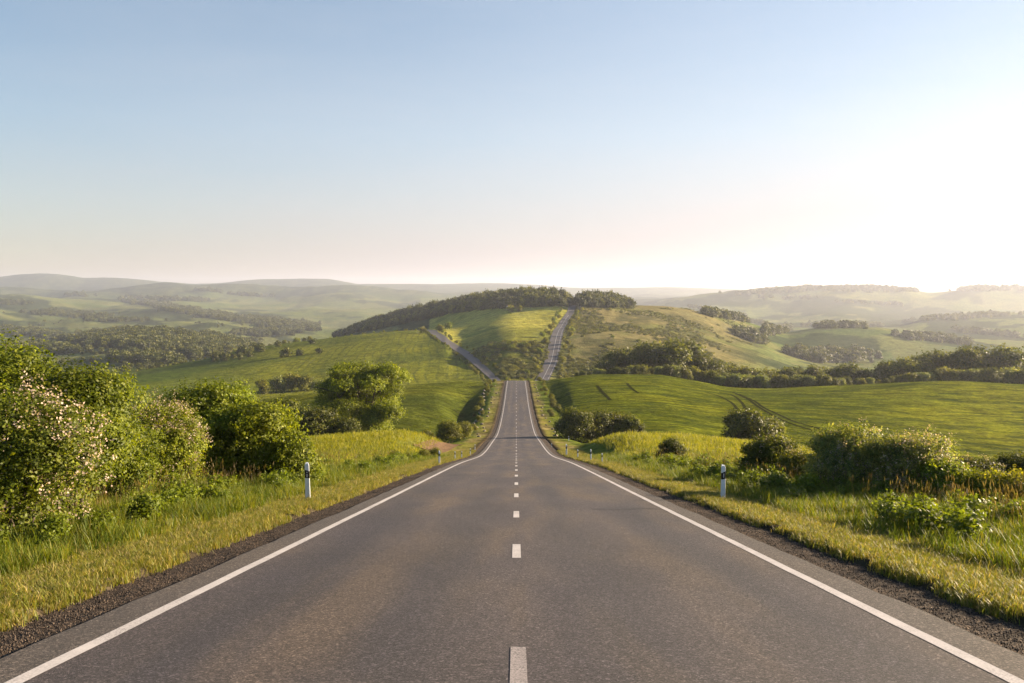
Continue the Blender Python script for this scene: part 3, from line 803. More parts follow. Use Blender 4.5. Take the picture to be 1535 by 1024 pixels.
# near bushes: (name, px, Y, width m, height m, twigs, leaf, palette, blossoms, label)
near = [
 ('hawthorn_bush', 28, 13.4, 2.3, 2.75, 2600, 0.050, PAL_G, 520, 'hawthorn thick with pale pink blossom nearest the camera on the left verge'),
 ('hawthorn_bush', -75, 15.0, 3.0, 3.6, 1800, 0.055, PAL_G, 320, 'flowering hawthorn cut by the photo edge behind the nearest hawthorn'),
 ('hazel_tree', -8, 16.8, 2.5, 4.1, 3000, 0.062, PAL_G, 0, 'tallest bright green bush rising behind the nearest pink hawthorn'),
 ('hazel_bush', 108, 16.2, 2.6, 3.35, 3600, 0.060, PAL_G, 0, 'leafy yellow-green bush with a dark hollow foot beside the nearest hawthorn'),
 ('hazel_bush', 172, 20.5, 1.7, 2.45, 1700, 0.058, PAL_G, 0, 'green bush with upright shoots between two flowering hawthorns'),
 ('hawthorn_bush', 238, 25.5, 2.9, 3.1, 2600, 0.062, PAL_G, 800, 'smaller flowering hawthorn between two green bushes on the left verge'),
 ('field_maple', 318, 29.5, 3.6, 3.9, 3200, 0.085, PAL_G, 0, 'broad dense green bush behind the smaller hawthorn'),
 ('field_maple', 385, 29.0, 3.2, 3.1, 2600, 0.085, PAL_G, 0, 'wide bright green bush sloping down towards the verge post'),
 ('hazel_bush', 438, 28.5, 1.9, 1.95, 1500, 0.075, PAL_G, 0, 'small low green bush at the end of the left row'),
 ('elder_bush', 1150, 30.5, 2.2, 1.75, 2000, 0.062, PAL_D, 40, 'dark rounded elder bush just beyond the right verge post'),
 ('elder_bush', 1202, 27.5, 1.7, 1.15, 1200, 0.060, PAL_O, 40, 'low yellowish bush filling the gap between two elder bushes'),
 ('elder_bush', 1275, 23.5, 2.7, 2.15, 3200, 0.058, PAL_B, 200, 'large grey-green bush with cream flower heads behind the tall grass'),
 ('elder_bush', 1352, 21.8, 2.3, 1.85, 3000, 0.055, PAL_B, 420, 'sunlit bush speckled with cream blossom beside the large grey-green bush'),
 ('bramble_bush', 1418, 20.5, 1.9, 1.15, 1700, 0.055, PAL_G, 60, 'low bright bramble bush at the foot of the blossoming bush'),
 ('bramble_bush', 1480, 19.5, 1.9, 0.95, 1400, 0.052, PAL_G, 0, 'ankle-high leafy bramble clump near the right photo edge'),
 ('bramble_bush', 1540, 18.6, 1.9, 0.95, 1400, 0.052, PAL_Y, 0, 'yellow-green bramble clump cut by the right photo edge'),
 ('hawthorn_bush', 1452, 33.0, 2.4, 1.25, 1400, 0.07, PAL_D, 160, 'dark hawthorn with dusky pink flowers behind the bramble clumps'),
 ('sloe_bush', 1520, 34.0, 2.8, 1.5, 2200, 0.075, PAL_D, 0, 'dark sloe bush standing behind the bramble clumps at the photo edge'),
]
for i, (nm, px, Y, w, h, nt, lf, pal, bl, lb) in enumerate(near):
    ms = bush_meshes(nm, 100+i, w*1.12, h, int(nt*1.15), 13, lf*1.22, pal, int(bl*1.5), tw_len=0.22 + 0.05*h, nb=20, base=0.24 if nm.startswith('hazel') and h > 2.5 else 0.0)
    o = place_plant(nm, ms, px, Y, lb, 'bush', 'bushes along the verges', rz=0.3*i)
# spreading tree past the near field
rng = np.random.default_rng(5)
tw, th = 23.0, 14.2
bl = []
for k in range(52):
    a = rng.uniform(0, 2*pi); z = rng.uniform(0.16, 0.90); env = math.sin(pi*min(0.97, (z*0.80 + 0.17)))**0.6
    r = tw*0.5*env*rng.uniform(0.30, 0.84)
    bl.append(((r*cos(a) - (1.6 if z < 0.4 else 0), r*sin(a)*0.8, th*z), (1.9, 1.9, 1.35)))
V_, q_, c_, tips = foliage(rng, bl, 9000, 11, 1.1, 0.27, PAL_G, 0.15, 0.6)
x, y, z = at(549, 138)
tree = empty('spreading_tree', (x, y, z - 0.5)); tag(tree, 'large spreading tree with several bare stems behind the yellow-green field', 'tree')
link('crown', mesh_from('crown', V_, quads=q_, cols=c_, mats=[M_leaf]), tree)
tb = []
for k in range(9):
    a = 2*pi*k/9 + 0.3; e = np.array([cos(a)*rng.uniform(2, 7), sin(a)*rng.uniform(1.5, 5), th*rng.uniform(0.66, 0.9)])
    s0 = np.array([cos(a)*0.45, sin(a)*0.45, -0.5]); m1 = s0*0.8 + e*0.12 + np.array([0, 0, 1.2]); m2 = (s0+e)/2 + np.array([-cos(a)*0.6, -sin(a)*0.6, 0.6])
    tb.append(tube([s0, m1, m2, e], [0.36, 0.28, 0.17, 0.04]))
    for j in range(5):
        f = rng.uniform(0.3, 0.9); p0 = m2*(1-f) + e*f; p1 = p0 + rng.normal(size=3)*np.array([1.9, 1.9, 1.0]) + np.array([0, 0, 1.0])
        tb.append(tube([p0, (p0+p1)/2 + rng.normal(size=3)*0.2, p1], [0.10, 0.06, 0.02], 4))
v, q = merge_tubes(tb); link('trunk', mesh_from('trunk', v, quads=q, mats=[M_bark], smooth=True), tree)

# middle-distance shrubs, shared meshes
def variants(name, n, w, h, nt, per, leaf, pal, seed, tw_len, nb=9, base=0.0, stems=4, smat=None, sr=0.03):
    return [bush_meshes(name, seed+i, w, h, nt, per, leaf, pal, 0, tw_len, nb, base, stems=stems, smat=smat, sr=sr) for i in range(n)]
MID_D = variants('thicket', 3, 5.0, 4.6, 1500, 9, 0.24, PAL_D, 300, 0.7)
MID_O = variants('shrub', 2, 5.0, 4.2, 1500, 9, 0.24, PAL_O, 320, 0.7)
SCR = variants('scrub', 3, 3.0, 2.0, 500, 8, 0.16, PAL_O, 340, 0.5)
mid = [  # px, Y, scale, variant set, label
 (858, 132, 1.22, MID_D, 'dark thicket bush at the roadside end of the black-green hedge', 'thicket_bush'),
 (880, 134, 1.29, MID_O, 'second bush of the black-green hedge from the road', 'thicket_bush'),
 (903, 135, 1.29, MID_D, 'middle bush of the black-green hedge past the road', 'thicket_bush'),
 (926, 136, 1.29, MID_O, 'fourth bush of the black-green hedge from the road', 'thicket_bush'),
 (948, 134, 1.09, MID_D, 'outer end bush of the black-green hedge in the hollow', 'thicket_bush'),
 (1118, 118, 1.52, MID_D, 'dark round shrub below the wheel tracks of the big field', 'thicket_bush'),
 (1148, 119, 1.45, MID_O, 'sunlit shrub joined to the dark round one below the wheel tracks', 'thicket_bush'),
 (1006, 59, 0.42, MID_D, 'small dark shrub alone on the bright field right of the road', 'thicket_bush'),
 (672, 128, 0.9, MID_O, 'shrub in the hollow left of the road beyond the field brow', 'thicket_bush'),
 (693, 131, 0.7, MID_O, 'lower shrub in the hollow closest to the left road edge', 'thicket_bush'),
 (640, 132, 0.6, MID_D, 'low dark shrub at the foot of the big spreading tree', 'thicket_bush'),
 (392, 128, 1.53, MID_D, 'dark shrub under the tree line left of the big spreading tree', 'thicket_bush'),
 (418, 126, 1.87, MID_D, 'rounded brownish shrub left of the big spreading tree', 'thicket_bush'),
 (446, 126, 1.53, MID_D, 'dark shrub touching the left side of the spreading tree', 'thicket_bush'),
 (476, 124, 1.44, MID_D, 'dark undergrowth bush in front of the spreading tree trunk', 'thicket_bush'),
 (505, 124, 1.19, MID_D, 'low dark bush beneath the spreading tree crown', 'thicket_bush'),
 (365, 124, 2.04, MID_O, 'green shrub showing between the left bush row and the hollow', 'thicket_bush'),
 (160, 92, 1.1, MID_D, 'dim shrub glimpsed above the green bush with upright shoots', 'thicket_bush'),
 (225, 96, 1.2, MID_O, 'shrub behind the smaller flowering hawthorn', 'thicket_bush'),
 (290, 100, 1.0, MID_D, 'dark shrub peeking over the broad dense green bush', 'thicket_bush'),
 (612, 62, 0.33, SCR, 'dark scrub patch on the left field edge', 'scrub_bush'),
 (634, 66, 0.45, SCR, 'low scrub patch above the bare earth bank', 'scrub_bush'),
 (650, 70, 0.5, SCR, 'rounded scrub patch at the tip of the bare earth bank', 'scrub_bush'),
 (590, 57, 0.4, SCR, 'weedy green scrub at the near edge of the left field', 'scrub_bush'),
]
for i, (px, Y, sc, vs, lb, nm) in enumerate(mid):
    place_plant(nm, vs[i % len(vs)], px, Y, lb, 'bush', 'shrubs beyond the near fields', rz=i*1.3, scale=sc, sink=0.1)

# ---- the dark line of trees behind the big field
TL_T = [bush_meshes('hedge_tree', 400+i, 9, 11.5, 900, 8, 0.62, PAL_D, 0, 1.3, 13, 0.12, stems=5, sr=0.028) for i in range(4)]
TL_S = [bush_meshes('hedge_shrub', 420+i, 6.5, 5.5, 560, 8, 0.50, (PAL_O, PAL_B, PAL_D)[i], 0, 0.9, 8, 0.0, stems=3) for i in range(3)]
tops = K('860:556 880:549 900:543 925:522 960:511 1000:509 1030:513 1060:521 1090:533 1120:545 1150:549 1180:547 1200:543 1230:541 1260:545 1300:549 1330:546 1345:530 1380:522 1400:515 1430:526 1450:517 1480:524 1500:519 1535:527 1600:522 1750:526')
rnd = random.Random(4)
def tree_row(px0, px1, step, Yf, topf, setv, nm, lb, grp, part, hnom, cat='tree', jy=12, kscale=1.0, tref=None):
    px = px0; i = 0
    while px < px1:
        Y = Yf(px) + rnd.uniform(-jy, jy)
        x, y, z = at(px, Y)
        topz = -(topf(px) + rnd.uniform(-2, 4) - YH)/F*Y
        h = max(topz - z, hnom*0.3)
        s = min(h/hnom, 2.0)*kscale*rnd.uniform(0.86, 1.06)
        ms = setv[rnd.randrange(len(setv))]
        o = empty(nm, (x, y, z - 0.4), rnd.uniform(0, 6.28), (s*rnd.uniform(0.9, 1.15), s*rnd.uniform(0.9, 1.15), s))
        tag(o, lb(px) if callable(lb) else lb, cat, grp)
        link(part, ms[0], o); link('trunk' if cat == 'tree' else 'stems', ms[1], o)
        px += step*rnd.uniform(0.7, 1.3); i += 1
tree_row(905, 1760, 17, lambda p: 345, lambda p: float(np.interp(p, *tops)), TL_T, 'hedgerow_tree', lambda p: ('dark tree in the tall first group of the tree line, nearest the hill road' if p < 1130 else 'tree in the low middle stretch of the tree line behind the wheel tracks' if p < 1335 else 'dark tree in the tall outer group of the tree line, farthest from the road'), 'trees of the line behind the big field', 'crown', 11.5)
tree_row(865, 1760, 10, lambda p: float(np.interp(p, [860, 1100, 1535], [312, 305, 300])), lambda p: float(np.interp(p, [860, 900, 1000, 1100, 1200, 1320, 1400, 1535], [560, 550, 545, 560, 562, 566, 552, 553])), TL_S, 'hedgerow_shrub', lambda p: ('shrub at the foot of the tall tree group nearest the hill road' if p < 1130 else 'pale shrub at the foot of the low middle stretch of the tree line' if p < 1335 else 'shrub at the foot of the tall outer group of the tree line'), 'shrubs fringing the tree line', 'foliage', 5.5, 'bush', 6)
# trees along the brow of the striped field and on its lower flank
ROW_T = [bush_meshes('brow_tree', 440+i, 8, 8.0, 320, 6, 0.85, (PAL_O, PAL_B)[i % 2], 0, 1.0, 8, 0.05, stems=3) for i in range(3)]
tree_row(205, 470, 9, lambda p: float(np.interp(p, [200, 480], [725, 830])), lambda p: float(np.interp(p, [200, 300, 380, 440, 470], [556, 537, 517, 507, 504])), ROW_T, 'brow_tree', 'small brownish tree in the row along the far edge of the striped field', 'trees on the far edge of the striped field', 'crown', 8.0, jy=12)
for i, (px, py, s, lb) in enumerate(((395, 590, .9, 'leftmost tree of the clump on the lower flank of the striped field'), (415, 588, 1.0, 'dark tree second in the clump below the striped field'), (437, 586, 1.1, 'fullest tree of the clump below the striped field'), (456, 586, 1.0, 'olive tree in the clump right above the spreading tree'), (474, 584, .7, 'smallest tree closing the clump above the spreading tree'))):
    x, y, z = hit(px, py, 395, 520); o = empty('field_tree', (x, y, z-0.3), i, s*1.15); tag(o, lb, 'tree', 'trees in the clump below the striped field')
    link('crown', ROW_T[i % 3][0], o); link('trunk', ROW_T[i % 3][1], o)
# bushes lining the far roads
RB = [bush_meshes('roadside_bush', 460+i, 4.5, 3.4, 170, 6, 0.55, (PAL_Y, PAL_O, PAL_G)[i], 0, 0.7, 6, 0.0, stems=2) for i in range(3)]
def line_bushes(path, side, step, lb, grp, s0, s1, jit):
    P = np.array(path)[:, :2]; ds = np.r_[0, np.cumsum(np.hypot(*np.diff(P, axis=0).T))]; t = 5.0
    while t < ds[-1] - 2:
        x = np.interp(t, ds, P[:, 0]); y = np.interp(t, ds, P[:, 1])
        if y > 410:
            x2 = np.interp(t+2, ds, P[:, 0]); y2 = np.interp(t+2, ds, P[:, 1]); L = math.hypot(x2-x, y2-y) + 1e-6
            nx, ny = (y2-y)/L, -(x2-x)/L; off = side*(6.0 + rnd.uniform(0, jit))
            X, Y = x + nx*off, y + ny*off
            ms = RB[rnd.randrange(3)]; s = rnd.uniform(s0, s1)
            o = empty('roadside_bush', (X, Y, float(HG(X, Y)) - 0.2), rnd.uniform(0, 6), s); f_ = t/ds[-1]; tag(o, lb, 'bush', grp)
            link('foliage', ms[0], o)
        t += step*rnd.uniform(0.6, 1.4)
line_bushes(rr, -1, 13, 'bright bush on the meadow side of the road up to the wooded crest', 'bushes on the meadow side of the hill road', 0.6, 1.35, 6)
line_bushes(rr, 1, 13, 'bush on the heath side of the road up to the wooded crest', 'bushes on the heath side of the hill road', 0.6, 1.3, 7)
line_bushes(lr, -1, 11, 'small bush between the striped field and the side road', 'bushes between the striped field and the side road', 0.35, 0.75, 1.5)
line_bushes(lr, 1, 14, 'low bush on the meadow side of the bending side road', 'bushes on the meadow side of the side road', 0.35, 0.8, 3)
for i, (px, py, s, lb) in enumerate(((634, 499, 1.7, 'tree left of the side road where it tops the brow'), (660, 497, 2.0, 'round tree right of the side road where it tops the brow'), (672, 494, 2.0, 'tree beside the round one at the bend of the side road'), (765, 468, 2.2, 'pale tree next to the tiny white house'), (779, 467, 1.8, 'tree at the meadow top beyond the tiny white house'))):
    x, y, z = hit(px, py, 500, 1050); o = empty('brow_tree', (x, y, z-0.3), i, s); tag(o, lb, 'tree'); link('crown', RB[i % 3][0], o); link('trunk', RB[i % 3][1], o)
# dark scrub patches on the meadow between the roads and on the heath
for (n, pxa, pxb, pya, pyb, sa, sb, lb, grp) in ((26, 735, 800, 515, 528, .7, 1.3, 'dark scrub clump crossing the lower meadow between the far roads', 'scrub on the lower meadow'), (60, 872, 1130, 470, 555, .25, .8, 'dull scrub bush scattered on the brownish heath slope', 'scrub on the heath slope')):
    for k in range(n):
        px, py = rnd.uniform(pxa, pxb), rnd.uniform(pya, pyb)
        if px > 1000 and py < 480: continue
        x, y, z = hit(px, py, 400, 1100); s = rnd.uniform(sa, sb)
        o = empty('scrub_bush', (x, y, z-0.2), rnd.uniform(0, 6), (s*1.3, s*1.3, s*0.8)); tag(o, lb, 'bush', grp); link('foliage', RB[rnd.randrange(1, 3)][0], o)

# ------------------------------------------------------------------ scatter (stuff)
def gn_scatter(name, pts, rot, scl, sources, label, cat, parent=None):
    coll = bpy.data.collections.new(name + '_sources')
    for i, me in enumerate(sources):
        so = bpy.data.objects.new('%s_source' % name, me); coll.objects.link(so)
    me = bpy.data.meshes.new(name); P = np.asarray(pts, np.float32)
    me.vertices.add(len(P)); me.vertices.foreach_set('co', P.ravel())
    a = me.attributes.new('rot', 'FLOAT_VECTOR', 'POINT'); a.data.foreach_set('vector', np.asarray(rot, np.float32).ravel())
    a = me.attributes.new('scl', 'FLOAT_VECTOR', 'POINT'); a.data.foreach_set('vector', np.asarray(scl, np.float32).ravel())
    me.update()
    o = link(name, me, parent)
    g = bpy.data.node_groups.new(name + '_scatter', 'GeometryNodeTree')
    g.interface.new_socket('Geometry', in_out='INPUT', socket_type='NodeSocketGeometry')
    g.interface.new_socket('Geometry', in_out='OUTPUT', socket_type='NodeSocketGeometry')
    gi = g.nodes.new('NodeGroupInput'); go = g.nodes.new('NodeGroupOutput')
    ci = g.nodes.new('GeometryNodeCollectionInfo'); ci.inputs['Collection'].default_value = coll
    ci.inputs['Separate Children'].default_value = True; ci.inputs['Reset Children'].default_value = True
    ip = g.nodes.new('GeometryNodeInstanceOnPoints'); ip.inputs['Pick Instance'].default_value = True
    ar = g.nodes.new('GeometryNodeInputNamedAttribute'); ar.data_type = 'FLOAT_VECTOR'; ar.inputs['Name'].default_value = 'rot'
    asn = g.nodes.new('GeometryNodeInputNamedAttribute'); asn.data_type = 'FLOAT_VECTOR'; asn.inputs['Name'].default_value = 'scl'
    g.links.new(gi.outputs[0], ip.inputs['Points']); g.links.new(ci.outputs[0], ip.inputs['Instance'])
    g.links.new(ar.outputs['Attribute'], ip.inputs['Rotation']); g.links.new(asn.outputs['Attribute'], ip.inputs['Scale'])
    g.links.new(ip.outputs[0], go.inputs[0])
    md = o.modifiers.new('scatter', 'NODES'); md.node_group = g
    tag(o, label, cat, None, 'stuff')
    return o
rg = np.random.default_rng(77)
def woods_points(n, pxr, Yr, test, smin, smax):
    px = rg.uniform(*pxr, n); Y = np.exp(rg.uniform(math.log(Yr[0]), math.log(Yr[1]), n)); X = (px-CX)/F*Y
    Z = HG(X, Y); py = YH - F*Z/Y
    k = test(px, py, X, Y); X, Y, Z = X[k], Y[k], Z[k]; m = len(X)
    s = rg.uniform(smin, smax, m)*(1 + np.maximum(Y - 2500, 0)/3000)
    return np.stack([X, Y, Z - 0.5], 1), np.stack([np.zeros(m), np.zeros(m), rg.uniform(0, 6.28, m)], 1), np.stack([s*rg.uniform(.85, 1.2, m), s*rg.uniform(.85, 1.2, m), s*rg.uniform(.8, 1.2, m)], 1)
WT = [bush_meshes('wood_tree', 500+i, 11, 12, 110, 6, 1.9, (PAL_W, PAL_D, PAL_W)[i], 0, 1.6, 7, 0.05, stems=1, smat=M_wood_leaf)[0] for i in range(3)]
WF = [bush_meshes('far_tree', 520+i, 15, 10, 90, 6, 2.2, (PAL_W, PAL_D)[i], 0, 2.0, 5, 0.0, stems=1, smat=M_wood_leaf)[0] for i in range(2)]
crestY = lambda px: np.interp(px, [300, 480, 640, 774, 860, 950, 1050], [1500, 1350, 1250, 1050, 950, 1000, 1050])
basepy = lambda px: np.interp(px, [470, 500, 560, 600, 640, 690, 740, 780, 850, 870, 980], [511, 506, 495, 487, 479, 469, 463.5, 462, 460, 461, 464])
def ridge(px, py, X, Y):
    return (Y > crestY(px)*0.74) & (Y < crestY(px)*1.05) & (py < basepy(px)) & (np.abs(px - right_road_px(py)) > 4.5) & ~((px > 922 + 34*vnoise(X/16, Y/16, 5)) | (px < 470))
P_, R_, S_ = woods_points(12000, (465, 985), (700, 1500), ridge, 0.35, 0.90)
gn_scatter('ridge_wood', P_, R_, S_, WT, 'dense dark wood covering the ridge behind the two far roads', 'wood')
ELL = [ # px, py, half width, half height, tilt (dy per dx), thinness
 (220, 512, 130, 17, 0.03), (35, 500, 75, 6, 0.10), (100, 471, 70, 4.5, 0.05), (300, 470, 110, 6, 0.17), (420, 486, 90, 7, 0.10), (175, 481, 50, 2.2, 0.0), (70, 525, 65, 5, 0.03), (210, 541, 65, 6, 0.05),
 (95, 441, 50, 3, 0.08), (330, 437, 80, 3.5, 0.10), (400, 500, 60, 5, 0.0), (330, 525, 60, 8, -0.2), (20, 455, 40, 2.2, 0.0), (250, 449, 70, 2.2, 0.05),
 (1162, 496, 26, 6, -0.2), (1262, 489, 55, 4.5, 0.0), (1225, 536, 100, 8, 0.02), (1120, 512, 24, 16, 0.3), (1450, 476, 100, 3.5, -0.06), (1400, 510, 60, 4, 0.1), (1075, 467, 45, 2, 0.16), (1100, 478, 50, 3, 0.15), (1180, 436, 90, 4, -0.06), (1300, 434, 120, 5, 0.0), (1480, 434, 80, 4, 0), (1300, 455, 60, 2, 0.05), (1180, 447, 60, 2, 0), (1480, 500, 60, 3, 0.1)]
def valley_woods(px, py, X, Y):
    m = np.zeros(px.shape, bool)
    nz = (fbm(px/9, py/3, 91, 3) - 0.5)*1.3
    for cx, cy, a, b, t in ELL:
        yy = py - (cy + (px-cx)*t)
        m |= ((px-cx)/a)**2 + (yy/b)**2 + nz*1.5 < 0.75
    return m & (Y > 930) & ~((px > 480) & (px < 1000)) & (Y < 5600)
P_, R_, S_ = woods_points(52000, (-260, 480), (900, 5500), valley_woods, 0.6, 1.1)
P2, R2_, S2 = woods_points(34000, (1000, 1750), (900, 5200), valley_woods, 0.6, 1.0)
gn_scatter('valley_woods', np.r_[P_, P2], np.r_[R_, R2_], np.r_[S_, S2], WF, 'far-off woods and tree belts across the hazy valley floor', 'wood')
print('woods', len(P_), len(P2))
SC2 = [bush_meshes('low_scrub', 540+i, 3.2, 1.8, 40, 5, 0.55, (PAL_D, PAL_O, PAL_Y)[i], 0, 0.6, 5, 0.0, stems=1, smat=M_wood_leaf)[0] for i in range(3)]
def heath_f(px, py, X, Y):
    hz_ = (px > right_road_px(py) + 9) & (px < 1040 + 110*vnoise(X/18, Y/40, 7)) & (py > 462) & (py < 566)
    md_ = (px > left_road_px(py) + 9) & (px < right_road_px(py) - 8) & (py > 512) & (py < 568)
    ff = fbm(X/26, Y/55, 97, 4)
    return (hz_ & (ff > 0.50)) | (md_ & (ff > 0.56))
P_, R_, S_ = woods_points(16000, (700, 1140), (400, 1080), heath_f, 0.35, 1.1)
gn_scatter('heath_scrub', P_ + np.array([0, 0, 0.4]), R_, S_*np.array([1.2, 1.2, 0.7]), SC2, 'low scrub and tussocks roughening the heath and the lower meadow', 'scrub')
# scattered single far trees
P_, R_, S_ = woods_points(1500, (-260, 480), (650, 3000), lambda px, py, X, Y: fbm(X/120, Y/120, 95, 3) > 0.52, 0.3, 0.8)
gn_scatter('valley_scrub', P_, R_, S_, WF, 'thin scrub scattered over the far valley meadows', 'scrub')

# ------------------------------------------------------------------ grass
def tuft(seed, n, h, spread, width, pal, lean=0.5, heads=0, headcol=(0.15, 0.115, 0.06)):
    r = np.random.default_rng(seed); V, T, Cc = [], [], []
    for i in range(n):
        a = r.uniform(0, 2*pi); bx, by = r.normal(0, spread, 2); hh = h*r.uniform(0.45, 1.1); ln = lean*hh*r.uniform(0.2, 1)
        w = width*r.uniform(0.7, 1.3); ca, sa = cos(a), sin(a)
        b0 = len(V)
        for (t, ww) in ((0, 1), (0.5, 0.8), (0.85, 0.45)):
            ox = bx + ca*ln*t*t; oy = by + sa*ln*t*t; z = hh*t*(1 - 0.15*t) - (0.03 if t == 0 else 0)
            V.append((ox - sa*w*ww/2, oy + ca*w*ww/2, z)); V.append((ox + sa*w*ww/2, oy - ca*w*ww/2, z))
        V.append((bx + ca*ln*1.15, by + sa*ln*1.15, hh*(0.9)))
        T += [(b0, b0+1, b0+3), (b0, b0+3, b0+2), (b0+2, b0+3, b0+5), (b0+2, b0+5, b0+4), (b0+4, b0+5, b0+6)]
        c = np.array(pal[r.integers(len(pal))])*r.uniform(0.8, 1.2)
        Cc += [c*0.9]*2 + [c]*2 + [c*1.05]*3
    for i in range(heads):
        a = r.uniform(0, 2*pi); bx, by = r.normal(0, spread, 2); hh = h*r.uniform(1.05, 1.5); ln = 0.22*hh; ca, sa = cos(a), sin(a)
        tx, ty = bx + ca*ln, by + sa*ln; w = 0.004
        b0 = len(V)
        V += [(bx - sa*w, by + ca*w, 0), (bx + sa*w, by - ca*w, 0), (tx, ty, hh)]; T.append((b0, b0+1, b0+2)); Cc += [np.array(headcol)*0.7]*3
        hw = 0.008
        for rot in (0, pi/2):
            c2_, s2_ = cos(a+rot), sin(a+rot); b0 = len(V)
            V += [(tx, ty, hh-0.10), (tx - s2_*hw, ty + c2_*hw, hh-0.04), (tx + ca*0.02, ty + sa*0.02, hh+0.04), (tx + s2_*hw, ty - c2_*hw, hh-0.04)]
            T += [(b0, b0+1, b0+2), (b0, b0+2, b0+3)]; Cc += [np.array(headcol)]*4
    return mesh_from('tuft', V, tris=T, cols=np.array(Cc), mats=[M_grass])
GP = [(0.060, 0.092, 0.009), (0.085, 0.120, 0.010), (0.14, 0.150, 0.014), (0.085, 0.105, 0.010), (0.18, 0.16, 0.035)]
DP = [(0.11, 0.13, 0.014), (0.22, 0.18, 0.07), (0.20, 0.17, 0.05), (0.23, 0.19, 0.09), (0.16, 0.16, 0.025), (0.12, 0.135, 0.02), (0.17, 0.17, 0.03)]
T_tall = [tuft(i, 18, 0.35, 0.07, 0.010, GP, 0.5, 0) for i in range(4)]
T_seed = [tuft(20+i, 9, 0.55, 0.06, 0.009, GP[2:] + DP[:1], 0.4, 4) for i in range(2)]
T_short = [tuft(40+i, 20, 0.095, 0.06, 0.008, DP, 0.9) for i in range(4)]
T_weed = []
for i in range(2):
    r = np.random.default_rng(60+i)
    V_, q_, c_, _ = foliage(r, [((0, 0, 0.22), (0.14, 0.14, 0.18))], 60, 6, 0.12, 0.055, [(0.06, 0.085, 0.008), (0.095, 0.125, 0.010), (0.15, 0.17, 0.014)], 0.4, 0.2)
    T_weed.append(mesh_from('weed', V_, quads=q_, cols=c_, mats=[M_leaf]))
def in_view_pts(n, Ya, Yb, xf, pw=1.0):
    """random spots: Y weighted to the near, xf(Y, u) -> X"""
    u = rg.uniform(0, 1, n); Y = Ya*(Yb/Ya)**u; return Y
def band(n, Ya, Yb, xa, xb, dens_fn=None):
    Y = Ya*(Yb/Ya)**rg.uniform(0, 1, n); s = rg.choice([-1, 1], n)
    X = s*(xa + (xb(Y) - xa)*rg.uniform(0, 1, n)**1.15)
    if dens_fn is not None:
        k = rg.uniform(0, 1, n) < dens_fn(X, Y); X, Y = X[k], Y[k]
    k = np.abs(CX + F*X/Y - 767) < 1250; return X[k], Y[k]
def grass_obj(name, X, Y, smin, smax, src, label, cat='grass', grow=0.012, flat=1.0):
    Z = HG(X, Y); m = len(X); s = rg.uniform(smin, smax, m)*(1 + grow*Y)
    rot = np.stack([rg.normal(0, 0.15, m), rg.normal(0, 0.15, m), rg.uniform(0, 6.28, m)], 1)
    return gn_scatter(name, np.stack([X, Y, Z-0.01], 1), rot, np.stack([s, s, s*flat*rg.uniform(.75, 1.25, m)/(1 + grow*Y*0.6)], 1), src, label, cat)
X, Y = band(80000, 4.5, 75, 6.3, lambda Y: 8.5 + Y*0.36, lambda X, Y: (0.12 + 0.88*sstep(6.2, 8.0, np.abs(X) + (vnoise(X/1.2, Y/1.2, 3)-0.5)*2.4))*(0.45 + 0.55*sstep(0.4, 0.6, fbm(X/2.5, Y/2.5, 33, 3))))
grass_obj('tall_grass', X, Y, 0.6, 1.15, T_tall, 'tall green grass growing on both verges')
X, Y = band(2200, 6, 60, 8.6, lambda Y: 10 + Y*0.25)
grass_obj('seeding_grass', X, Y, 0.7, 1.1, T_seed, 'grass with brown seed heads standing among the tall grass')
X, Y = band(3000, 5, 60, 7.2, lambda Y: 9 + Y*0.25, lambda X, Y: 0.05 + 0.95*sstep(0.50, 0.62, fbm(X/1.6, Y/2.2, 8, 3)))
grass_obj('weeds', X, Y, 0.6, 1.3, T_weed, 'leafy bright green weeds among the verge grass', 'weeds')
X, Y = band(60000, 4.2, 90, 4.78, lambda Y: 7.6 + 0*Y, lambda X, Y: sstep(4.72, 5.05, np.abs(X) + (fbm(X/0.5, Y/0.5, 13, 3)-0.5)*1.1))
grass_obj('short_grass', X, Y, 0.6, 1.25, T_short, 'short dry yellow grass beside the gravel shoulders')
# crop on the near fields and along the far part of the verge
n = 52000; px = rg.uniform(-160, 1700, n); Y = 38*(104/38.)**rg.uniform(0, 1, n); X = (px-CX)/F*Y
k = (np.abs(X) > 10) ; X, Y = X[k], Y[k]
T_crop = [tuft(80+i, 12, 0.34, 0.22, 0.02, [(0.19, 0.19, 0.012), (0.15, 0.165, 0.012), (0.24, 0.22, 0.018)], 0.4) for i in range(3)]
grass_obj('young_crop', X, Y, 0.8, 1.3, T_crop, 'yellow-green crop standing on the two near fields', 'crop', grow=0.004)
# gravel stones
def rock_mesh(seed, r, mat):
    rn = np.random.default_rng(seed); t = (1+5**.5)/2
    v = np.array([(-1,t,0),(1,t,0),(-1,-t,0),(1,-t,0),(0,-1,t),(0,1,t),(0,-1,-t),(0,1,-t),(t,0,-1),(t,0,1),(-t,0,-1),(-t,0,1)], float)
    v = unit(v)*rn.uniform(0.6, 1.25, (12, 1))*r*np.array([1.2, 0.9, 0.7])
    f = [(0,11,5),(0,5,1),(0,1,7),(0,7,10),(0,10,11),(1,5,9),(5,11,4),(11,10,2),(10,7,6),(7,1,8),(3,9,4),(3,4,2),(3,2,6),(3,6,8),(3,8,9),(4,9,5),(2,4,11),(6,2,10),(8,6,7),(9,8,1)]
    return mesh_from('pebble', v, tris=f, mats=[mat])
M_peb = []
for i, c in enumerate(((0.038, 0.029, 0.023), (0.062, 0.046, 0.035), (0.12, 0.088, 0.066), (0.022, 0.018, 0.016))): M_peb.append(plain_mat('pebble_%s' % 'abcd'[i], c, 0.9, 20, 0.3))
